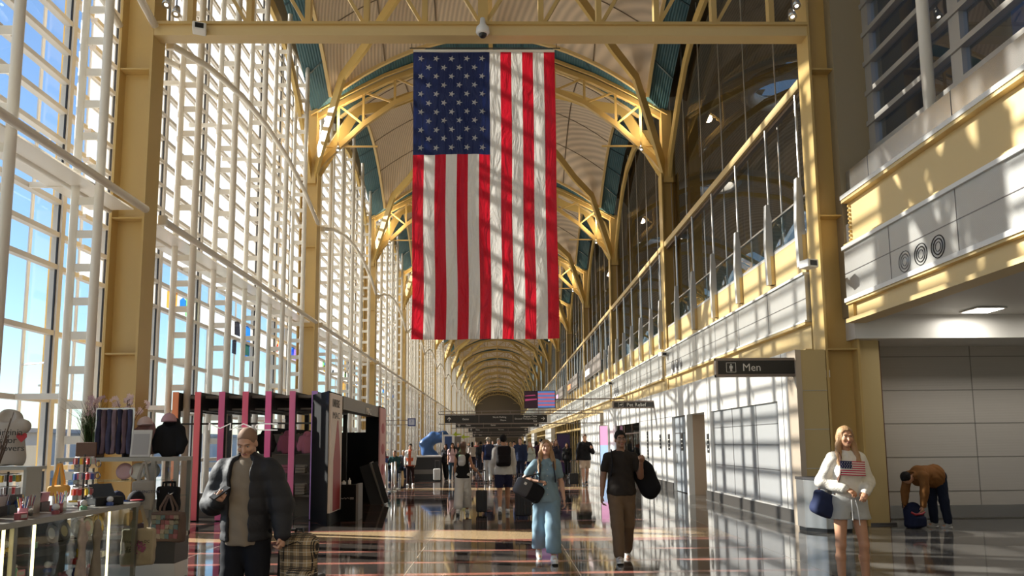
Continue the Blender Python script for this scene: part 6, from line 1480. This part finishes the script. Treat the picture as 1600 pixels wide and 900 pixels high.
# tall shelf unit at the end of the counter
t = thing('shelf_unit', 'aluminium and glass shelf unit across the end of the souvenir counter', 'shelf unit', (-4.75, 9.6, 0))
m = MB(); m.box(-.75, .75, -.2, .25, 1.45, 1.5)
for x in (-.75, .42, .70):
    for y in (-.2, .2): m.box(x, x+.05, y, y+.05, .5, 1.45)
m.box(-.75, .75, -.2, .25, .5, .55); m.build('frame', AL, t); MB().box(-.7, .42, -.18, .23, 1.2, 1.21).box(-.7, .42, -.18, .23, .86, .87).box(.45, .72, -.18, .23, 1.0, 1.01).build('glass_shelf', CG, t); MB().box(-.75, .75, -.18, .22, .2, .5).build('base_cabinet', mat('cabinet_dark', (.06,.055,.05), .5), t); MB().box(-.75, .75, -.18, .22, 0, .2).build('kick_panel', WHITE, t); MB().quad((.475,-.2,.55), (.7,-.2,.55), (.7,-.2,1.45), (.475,-.2,1.45)).build('glass_door', CG, t)
for i in range(3):
    t = thing('display_plate', f'large {["rose patterned", "cream", "pale"][i]} plate leaning on the top glass shelf, {ORD[i]} from the window', 'plate', (-4.72+i*.17, 9.55, 1.212), 0, 'large plates on the shelf unit')
    M_ = Matrix.Rotation(R(80), 3, 'X'); MB().lathe([(0, 0), (.06, 0), (.105, .012), (.105, .018), (.06, .006), (0, .006)], (0, 0, .11), 26, M_).build('plate_body', mat(f'bigplate_{i}', [(.5,.3,.3), (.62,.58,.5), (.3,.3,.28)][i], .25), t, True); MB().box(-.03, .03, -.02, .05, 0, .01).build('stand', BLACK, t)
for i in range(7):
    t = thing('boxed_mug', f'{cn_[i % 8]} boxed mug on the glass shelf, {ORD[i]} towards the hall', 'mug box', (-5.3+i*.16, 9.5, .872), R(rnd.uniform(-10,10)), 'boxed mugs on the shelf unit')
    MB().box(-.05, .05, -.05, .05, 0, .1).build('carton', mat(f'gift_{(i*3) % 8}'), t, bevel=.004); MB().box(-.035, .035, -.053, -.051, .02, .08).build('label_panel', mat('gift_2'), t)
# on top of the shelf unit
t = thing('potted_plant', 'potted grass with pale blossom branches on top of the shelf unit', 'plant', (-5.17, 9.55, 1.5))
MB().box(-.13, .13, -.1, .1, 0, .19).build('pot', mat('pot_brown', (.12, .06, .035), .6), t, bevel=.01)
gr = MB().use(mat('grass_blade', (.05, .09, .03), .6))
for i in range(120):
    a = rnd.uniform(0, 6.283); L = rnd.uniform(.25, .62); sp = rnd.uniform(.03, .38)*(1 if i % 5 else 1.4); b0 = Vector((rnd.uniform(-.08,.08), rnd.uniform(-.05,.05), .18)); d = Vector((math.cos(a)*(1.5 if math.cos(a) < 0 else .8), math.sin(a)*.5, 0))
    P_ = [b0, b0+d*sp*.3+Vector((0,0,L*.6)), b0+d*sp+Vector((0,0,L))]; w0 = .006; s_ = d.cross(Vector((0,0,1))).normalized()*w0
    gr.add([P_[0]-s_, P_[0]+s_, P_[1]+s_*.8, P_[1]-s_*.8, P_[2]], [(0,1,2,3), (3,2,4)])
gr.build('grass', None, t)['kind'] = 'stuff'
def blossom(t, base, n, spread, hgt, m, seed):
    r_ = random.Random(seed); st = MB().use(mat('twig', (.10, .06, .04), .8)); fl = MB().use(m)
    for i in range(n):
        a = r_.uniform(0, 6.28); tip = Vector(base)+Vector((math.cos(a)*spread*r_.random(), math.sin(a)*spread*.5*r_.random(), hgt*r_.uniform(.6, 1)))
        st.tube([base, (Vector(base)+tip)/2+Vector((0,0,.05)), tip], .003, 4)
        for q in range(6):
            c = tip+Vector((r_.uniform(-.04,.04), r_.uniform(-.03,.03), r_.uniform(-.07,.03)))
            for e in range(5):
                b = e*1.2566; fl.add([c, c+Vector((math.cos(b-.45)*.020, -.006, math.sin(b-.45)*.020)), c+Vector((math.cos(b)*.030, -.009, math.sin(b)*.030)), c+Vector((math.cos(b+.45)*.020, -.006, math.sin(b+.45)*.020))], [(0,1,2,3)])
    st.build('twigs', None, t)['kind'] = 'stuff'; fl.build('blossoms', None, t)['kind'] = 'stuff'
blossom(t, (.02, 0, .15), 9, .16, .62, mat('blossom_mauve', (.45, .32, .34), .6), 2)
t = thing('blossom_vase', 'slim vase of pale pink blossom behind the scarf rack', 'vase', (-4.80, 9.72, 1.5)); MB().lathe([(0,0), (.05,0), (.06,.15), (.03,.3), (.035,.32), (0,.32)], (0,0,0), 14).build('vase_body', DK, t, True); blossom(t, (0, 0, .28), 12, .26, .50, mat('blossom_pink', (.80, .62, .60), .6), 5)
t = thing('scarf_rack', 'rack of dark patterned scarves on top of the shelf unit', 'scarf rack', (-4.85, 9.5, 1.5))
MB().box(-.24, .24, -.01, .01, .60, .62).box(-.24, -.22, -.01, .01, 0, .6).box(.22, .24, -.01, .01, 0, .6).build('rail', STEEL, t)
for i in range(7):
    m_ = C_(f'scarf_{i % 4}', [(.03,.03,.06), (.12,.08,.10), (.06,.06,.11), (.18,.13,.16)][i % 4], .5, 40, .6); g = Sdf(.008); g.box((-.20+i*.065, 0, .32), (.028, .03, .28), .015, None, .01); g.disp = lambda X, Y, Z: .006*np.sin(50*X+14*Z); g.build('scarf', m_, t)
garment('sweatshirt', 'dusty pink sweatshirt form under a pale cap on the shelf unit', (-4.52, 9.62, 1.5), C_('dusty_pink', (.32, .18, .17)), 0, .36, .14, True)
cap('pale pink cap on the dusty pink sweatshirt form', (-4.52, 9.60, 1.90), C_('cap_blush', (.55, .42, .40)), 35)
garment('sweatshirt', 'black sweatshirt form with a pink cap at the hall end of the shelf unit', (-4.19, 9.60, 1.5), C_('black_sweat', (.012,.012,.014)), 0, .40, .17, True)
cap('pink cap on the black sweatshirt form', (-4.21, 9.58, 1.94), C_('cap_pink', (.50, .30, .34)), 30)
t = thing('framed_print', 'white wrapped picture bag standing before the sweatshirt forms', 'print', (-4.47, 9.42, 1.5)); MB().cbox((0, 0, .17), (.125, .012, .17), rot(0, -8)).build('sleeve', mat('plastic_sleeve', (.55, .54, .52), .15), t, bevel=.006); MB().cbox((0, -.014, .16), (.10, .002, .13), rot(0, -8)).build('picture', mat('grey_print', (.35, .34, .34), .4), t)
# hoodie near the photograph's edge, with its slogan
t = garment('hooded_sweatshirt', 'cream hooded sweatshirt with black slogan and red heart on a stand by the window', (-4.78, 7.35, 1.46), C_('cream_fleece', (.46, .43, .40)), 8, .44, .215, sleeves=False)
for i, (s_, x) in enumerate((('Virginia', -.05), ('is for', -.02), ('lovers', .02))): text('slogan', s_, .085, BLACK, (x, -.165, .29-i*.075), FACE, t, .003)
MB().ext([(0, -.05), (.045, .0), (.045, .03), (.025, .042), (0, .025), (-.025, .042), (-.045, .03), (-.045, .0)], (.19, -.15, .27), (1,0,0), (0,0,1), -.006).build('heart', mat('heart_red', (.45, .02, .03), .5), t)
t = thing('hoodie_stand', 'small aluminium stand under the cream hooded sweatshirt', 'stand', (-4.78, 7.35, 1.0)); MB().box(-.3, .3, -.16, .16, .42, .45).build('shelf_top', AL, t); MB().box(-.28, -.25, -.12, .12, 0, .42).box(.25, .28, -.12, .12, 0, .42).build('leg', AL, t)
t = thing('grass_vase', 'vase of dark twigs in front of the cream hooded sweatshirt', 'vase', (-4.42, 6.62, 1.0)); MB().lathe([(0,0), (.05,0), (.06,.1), (.03,.22), (.035,.24), (0,.24)], (0,0,0), 14).build('vase_body', DK, t, True)
gr = MB().use(mat('twig'))
for i in range(40):
    a = rnd.uniform(0, 6.28); L = rnd.uniform(.4, .75); gr.tube([(0,0,.2), (.1*math.cos(a)*L, .05*math.sin(a), .2+L*.6), (.2*math.cos(a)*L, .1*math.sin(a), .2+L)], .0025, 4)
gr.build('twigs', None, t)['kind'] = 'stuff'
t = thing('postcard_stand', 'tall stand of magnets and postcards at the near edge of the counter', 'card stand', (-4.32, 6.05, 1.0)); MB().box(-.1, .1, -.02, .02, 0, .62).build('panel', WHITEP, t)
c_ = MB()
for r_ in range(6):
    for q in range(3): c_.use(mat(f'gift_{(r_*3+q*5) % 8}')); c_.box(-.09+q*.062, -.04+q*.062, -.026, -.021, .04+r_*.095, .11+r_*.095)
c_.build('magnets', None, t)['kind'] = 'stuff'
# tote bags
def tote(label, loc, rz, m, W_=.36, H_=.38, hl=.30, deep=.05, deco=None):
    t = thing('tote_bag', label, 'tote bag', loc, R(rz))            # loc is the hook point
    g = Sdf(.010); g.box((0, 0, -hl-H_/2), (W_/2, deep, H_/2), .03, None, .01); g.disp = lambda X, Y, Z: .006*np.sin(13*X+9*Z)+.003*np.sin(40*Z+20*X); g.build('bag_body', m, t)
    for y in (-deep*.7, deep*.7): MB().poly([(-W_*.22, y, -hl-.06), (-W_*.20, y, -hl+.05), (-.015, y*.4, -.01), (.015, y*.4, -.01), (W_*.20, y, -hl+.05), (W_*.22, y, -hl-.06)], .028, .005, (0, 1, 0)).build('handle', m, t)
    MB().tube([(0, .08, .02), (0, 0, .0), (0, -.02, .02)], .006, 6).build('hook', STEEL, t)
    if deco: deco(t, -hl-H_/2, deep)
    return t
def deco_cherry(t, cz, dp):
    r_ = random.Random(4); f = MB().use(mat('print_plum', (.35, .10, .20), .7))
    for i in range(60):
        a = r_.uniform(0, 6.28); rr = r_.random()**.6; c = Vector((.01+.085*rr*math.cos(a), -dp-.010, cz+.01+.075*rr*math.sin(a))); s_ = r_.uniform(.006, .016)
        f.ball(c, (s_, .002, s_), 7, 4)
    f.build('blossom_print', None, t)
    text('lettering', 'Washington DC', .042, BLACK, (-.135, -dp-.014, cz+.055), FACE, t, .001); text('lettering', '\u685c', .085, BLACK, (-.12, -dp-.014, cz-.05), FACE, t, .001)
def deco_seal(t, cz, dp):
    text('lettering', 'WASHINGTON', .05, mat('print_blue', (.06, .07, .12), .7), (-.13, -dp-.012, cz+.03), FACE, t, .001)
    MB().lathe([(.03, 0), (.045, 0)], (0, -dp-.012, cz-.03), 20, Matrix.Rotation(R(90), 3, 'X')).lathe([(0, 0), (.022, 0)], (0, -dp-.012, cz-.03), 20, Matrix.Rotation(R(90), 3, 'X')).build('seal_print', mat('print_blue'), t)
def deco_map(t, cz, dp):
    r_ = random.Random(9); cs = [(.28,.10,.11), (.10,.16,.17), (.30,.25,.19), (.16,.06,.06), (.2,.2,.14)]; f = MB()
    for j in range(5):
        for i in range(6):
            f.use(mat(f'map_{(i*2+j*3) % 5}', cs[(i*2+j*3) % 5], .7)); x = -.17+i*.058; z = cz-.13+j*.055; f.ext([(x, z), (x+.055+r_.uniform(-.01,.01), z+r_.uniform(-.01,.01)), (x+.055, z+.05), (x+r_.uniform(-.01,.01), z+.05)], (0, -dp-.008, 0), (1,0,0), (0,0,1), .003)
    f.build('picture_print', None, t); text('lettering', 'Washington', .045, BLACK, (-.02, -dp-.013, cz+.08), FACE, t, .001)
tote('cream tote bag with plum blossom print hanging from the counter corner', (-4.17, 8.83, .95), 6, C_('canvas_cream', (.50, .42, .30), .4, 120), .37, .42, .26, .04, deco_cherry)
tote('grey-beige tote bag with a round seal print hanging before the shelf unit', (-4.34, 9.25, 1.44), 4, C_('canvas_grey', (.36, .33, .29), .4, 120), .27, .36, .22, .035, deco_seal)
tote('bright printed tote bag with city pictures on the end of the shelf unit', (-4.0, 9.2, 1.05), -10, C_('canvas_dark', (.16, .11, .09), .4, 60), .42, .36, .20, .06, deco_map)
tote('black tote bag with a white tag behind the bright printed one', (-4.07, 9.34, 1.2), -6, C_('canvas_black', (.012,.012,.014)), .28, .30, .06, .05)
tote('yellow canvas tote with cream handles on the glass shelf by the window', (-4.90, 8.45, 1.45), 0, mat('tote_yellow', (.65, .34, .06), .7), .24, .12, .24, .03)
# hanging aprons and towels before the display case
for i, (y, c, lb) in enumerate(((7.45, (.50, .42, .38), 'rose splashed cream apron hanging on the display case front'), (7.72, (.32, .28, .22), 'olive beige apron hanging beside the rose splashed one'))):
    t = thing('hanging_apron', lb, 'apron', (-4.06, y, .93)); g = Sdf(.010); g.cone((0, 0, -.08), (0, 0, -.18), .05, .075, .03, ((1, 0, 0), .5)); g.cone((0, 0, -.24), (0, 0, -.62), .045, .085, .03, ((1, 0, 0), .5)); g.disp = lambda X, Y, Z: .005*np.sin(70*Y+6*Z)
    g.build('cloth', mat(f'apron_{i}', c, .8, var=.5 if i == 0 else .15, vscale=9, bump=.3), t); MB().tube([(-.07, 0, .01), (0, 0, .02), (.005, 0, -.06)], .005, 6).build('hook', STEEL, t)
# ================================================================ middle distance
t = thing('play_slide', 'blue tube slide of the play area by the window wall', 'slide', (-3.9, 42.5, 0))
g = Sdf(.05); g.chain([(.75, 0, 2.05), (.2, 0, 1.98), (-.25, 0, 1.6), (-.1, 0, 1.1), (.3, 0, .75)], [.33, .34, .36, .36, .36], .08); g.disp = lambda X, Y, Z: .02*np.sin(9*(X-Z)); g.build('tube', mat('slide_blue', (.03, .10, .28), .35), t)
MB().box(.7, .74, -.5, .5, 0, 2.3).build('frame', WHITEP, t); MB().tube([(.3, 0, 0), (.3, 0, .75)], .06, 8).build('support', mat('slide_blue'), t)
t = thing('play_board', 'blue and white upright panel beside the blue slide', 'panel', (-2.85, 42, 0)); MB().box(-.28, .28, -.04, .04, 0, 2.15).build('frame', WHITEP, t); MB().box(-.2, .2, -.06, -.04, 1.3, 2.05).build('panel_face', mat('panel_blue', (.02, .06, .2), .4), t); MB().box(.35, .72, -.03, .03, 0, 2.05).build('side_panel', KGREY, t)
for i, (x, z) in enumerate(((-2.45, 2.15), (-2.0, 2.0))):
    t = thing('plane_sign', f'lime green aeroplane-shaped sign, {["higher", "lower"][i]} of the pair by the play area', 'sign', (x, 42.4, z)); MB().ext([(-.32, .0), (-.1, .05), (0, .18), (.05, .06), (.3, .05), (.34, .0), (.05, -.04), (0, -.1), (-.1, -.03)], (0, 0, 0), (1,0,0), (0,0,1), .04).build('plane_shape', mat('lime', (.50, .60, .03), .5), t); MB().tube([(0, .02, .1), (0, .02, .9)], .008, 5).build('wire', BLACK, t)
t = thing('service_counter', 'long black service counter with white top edge beyond the stanchions', 'counter', (-3.35, 34.0, 0)); MB().box(-.75, .75, -.3, .3, 0, 1.05).build('cabinet', BLKM, t); MB().box(-.78, .78, -.33, .33, 1.05, 1.12).build('worktop', WHITEP, t); MB().box(-.6, .6, -.31, -.3, .3, .5).build('front_stripe', KGREY, t)
for i, (x, y) in enumerate(((-4.15, 27.6), (-3.85, 27.9), (-3.75, 26.4), (-4.45, 26.2))):
    t = thing('queue_post', f'steel queue post, {["paired first", "paired second", "single closer", "single beside the kiosk end"][i]} one, by the kiosk end', 'queue post', (x, y, 0), 0, 'queue posts by the kiosk'); MB().tube([(0,0,0), (0,0,1.0)], .04, 12).build('post', STEEL, t, True); MB().lathe([(0,0), (.16,0), (.16,.02), (.05,.04), (0,.04)], (0,0,0), 18).build('base', STEEL, t)
t = thing('queue_rail', 'steel rail frame with a small blue sign between the queue posts', 'rail', (-4.3, 27.0, 0)); MB().tube([(-.3,0,0), (-.3,0,.95), (.28,0,.95), (.28,0,0)], .025, 8).build('frame', STEEL, t); MB().box(-.05, .3, -.03, .03, .98, 1.15).build('sign_plate', mat('panel_blue'), t)
def seat(label, x, y, rz):
    t = thing('lounge_chair', label, 'chair', (x, y, 0), R(rz), 'black seats by the window wall'); g = Sdf(.02); g.box((0, 0, .42), (.27, .27, .05), .04, None, .01); g.box((0, .25, .70), (.27, .05, .26), .04, rot(0, -8), .01); g.build('cushion', BLKM, t)
    for a in (-.24, .24):
        for b in (-.22, .22): MB().tube([(a, b, 0), (a, b, .40)], .015, 6).build('leg', STEEL, t)
for i in range(5): seat(f'black lounge seat by the window wall, {ORD[i]} beyond the kiosk', -5.3+(i % 2)*.7, 31.5+i*1.6, 90 if i % 2 else -60)
for i, (x, y, c, hr_, lb) in enumerate(((-5.3, 31.45, (.05,.05,.06), ('short','black'), 'seated person in dark hoodie on the closest lounge seat'.replace('closest', 'first')), (-4.6, 33.05, (.03,.08,.08), ('short','brown'), 'seated person in dark teal top by the window wall'), (-5.3, 34.65, (.25,.05,.05), ('long','black'), 'seated woman in dark red top by the window wall'), (-4.6, 36.2, (.1,.1,.12), ('short','grey'), 'seated grey-haired person by the window wall'))):
    person(lb, (x, y), 0, 1.7, 'm' if i != 2 else 'f', 'tan', legs=((80, 80, .1), (80, 80, .1)), arms=((D(-.1, -.4, -1), D(.3, -1, .1), D(0, 0, -1)), (D(.1, -.4, -1), D(-.3, -1, .1), D(0, 0, -1))), h=.018, face=False, pel=.53, top=('jacket', C_(f'seated_{i}', c), {'hem': 0}), bottom=('pants', C_('seated_jeans', (.03, .04, .07))), hair=hr_, shoes=BLKM, group='travellers further down the hall')
t = thing('advert_panel', 'dark violet upright advert panel by the shop columns', 'advert', (3.15, 36.5, 0), R(-6)); MB().box(-.34, .34, -.05, .05, .0, 2.1).build('frame', BLKM, t); MB().box(-.3, .3, -.06, -.05, .2, 2.05).build('poster', emi('advert_violet', (.018, .008, .03), .3), t)
t = thing('advert_panel', 'pale pink and blue lit advert at a shop front beside the dark-haired man', 'advert', (5.55, 39.5, 0), R(0)); MB().box(-.24, .24, -.05, .05, 0, 2.55).build('frame', STEEL, t)
pm2 = MB().use(emi('advert_pink', (.65, .30, .48), .8)); pm2.box(-.2, .2, -.06, -.05, 1.5, 2.5); pm2.use(emi('advert_blue', (.35, .5, .7), .8)); pm2.box(-.2, .2, -.06, -.05, .3, 1.5); pm2.build('poster', None, t)
# ================================================================ outside the glass
t = thing('jet_bridge', 'pale jet bridge with coloured stripes outside the window wall', 'jet bridge', (-17.5, 23.0, -4.5)); MB().box(-2.4, 2.4, -2, 2, 4.2, 6.2).build('cabin', mat('bridge_pale', (.55, .57, .6), .5), t); MB().box(-.4, .4, -.4, .4, 0, 4.2).build('leg', STEEL, t)
f = MB()
for i, c in enumerate(((.6,.06,.06), (.75,.75,.75), (.06,.2,.4), (.6,.1,.06), (.7,.7,.7), (.7,.25,.05), (.06,.25,.4))): f.use(mat(f'stripe_{i}', c, .5)); f.box(-1.2, 1.2, -2.04, -2.0, 4.35+i*.26, 4.6+i*.26)
f.build('stripes', None, t)
t = thing('far_terminal', 'long low grey terminal building across the apron', 'building', (-120, 160, -4.5)); MB().box(-60, 30, -60, 120, 0, 9).build('wall', mat('far_building', (.42, .45, .5), .6), t); MB().box(-62, 32, -62, 122, 9, 9.8).build('roof', mat('far_roof', (.3, .32, .36), .6), t)
for i, (x, y) in enumerate(((-30, 40), (-42, 70), (-26, 14))):
    t = thing('apron_lamp', f'slim apron lamp mast outside the windows, {ORD[i]} by height in view', 'lamp mast', (x, y, -4.5), 0); MB().tube([(0,0,0), (0,0,12)], .12, 8).build('mast', MULL, t); MB().box(-1.0, 1.0, -.1, .1, 11.8, 12.0).build('crossbar', MULL, t)
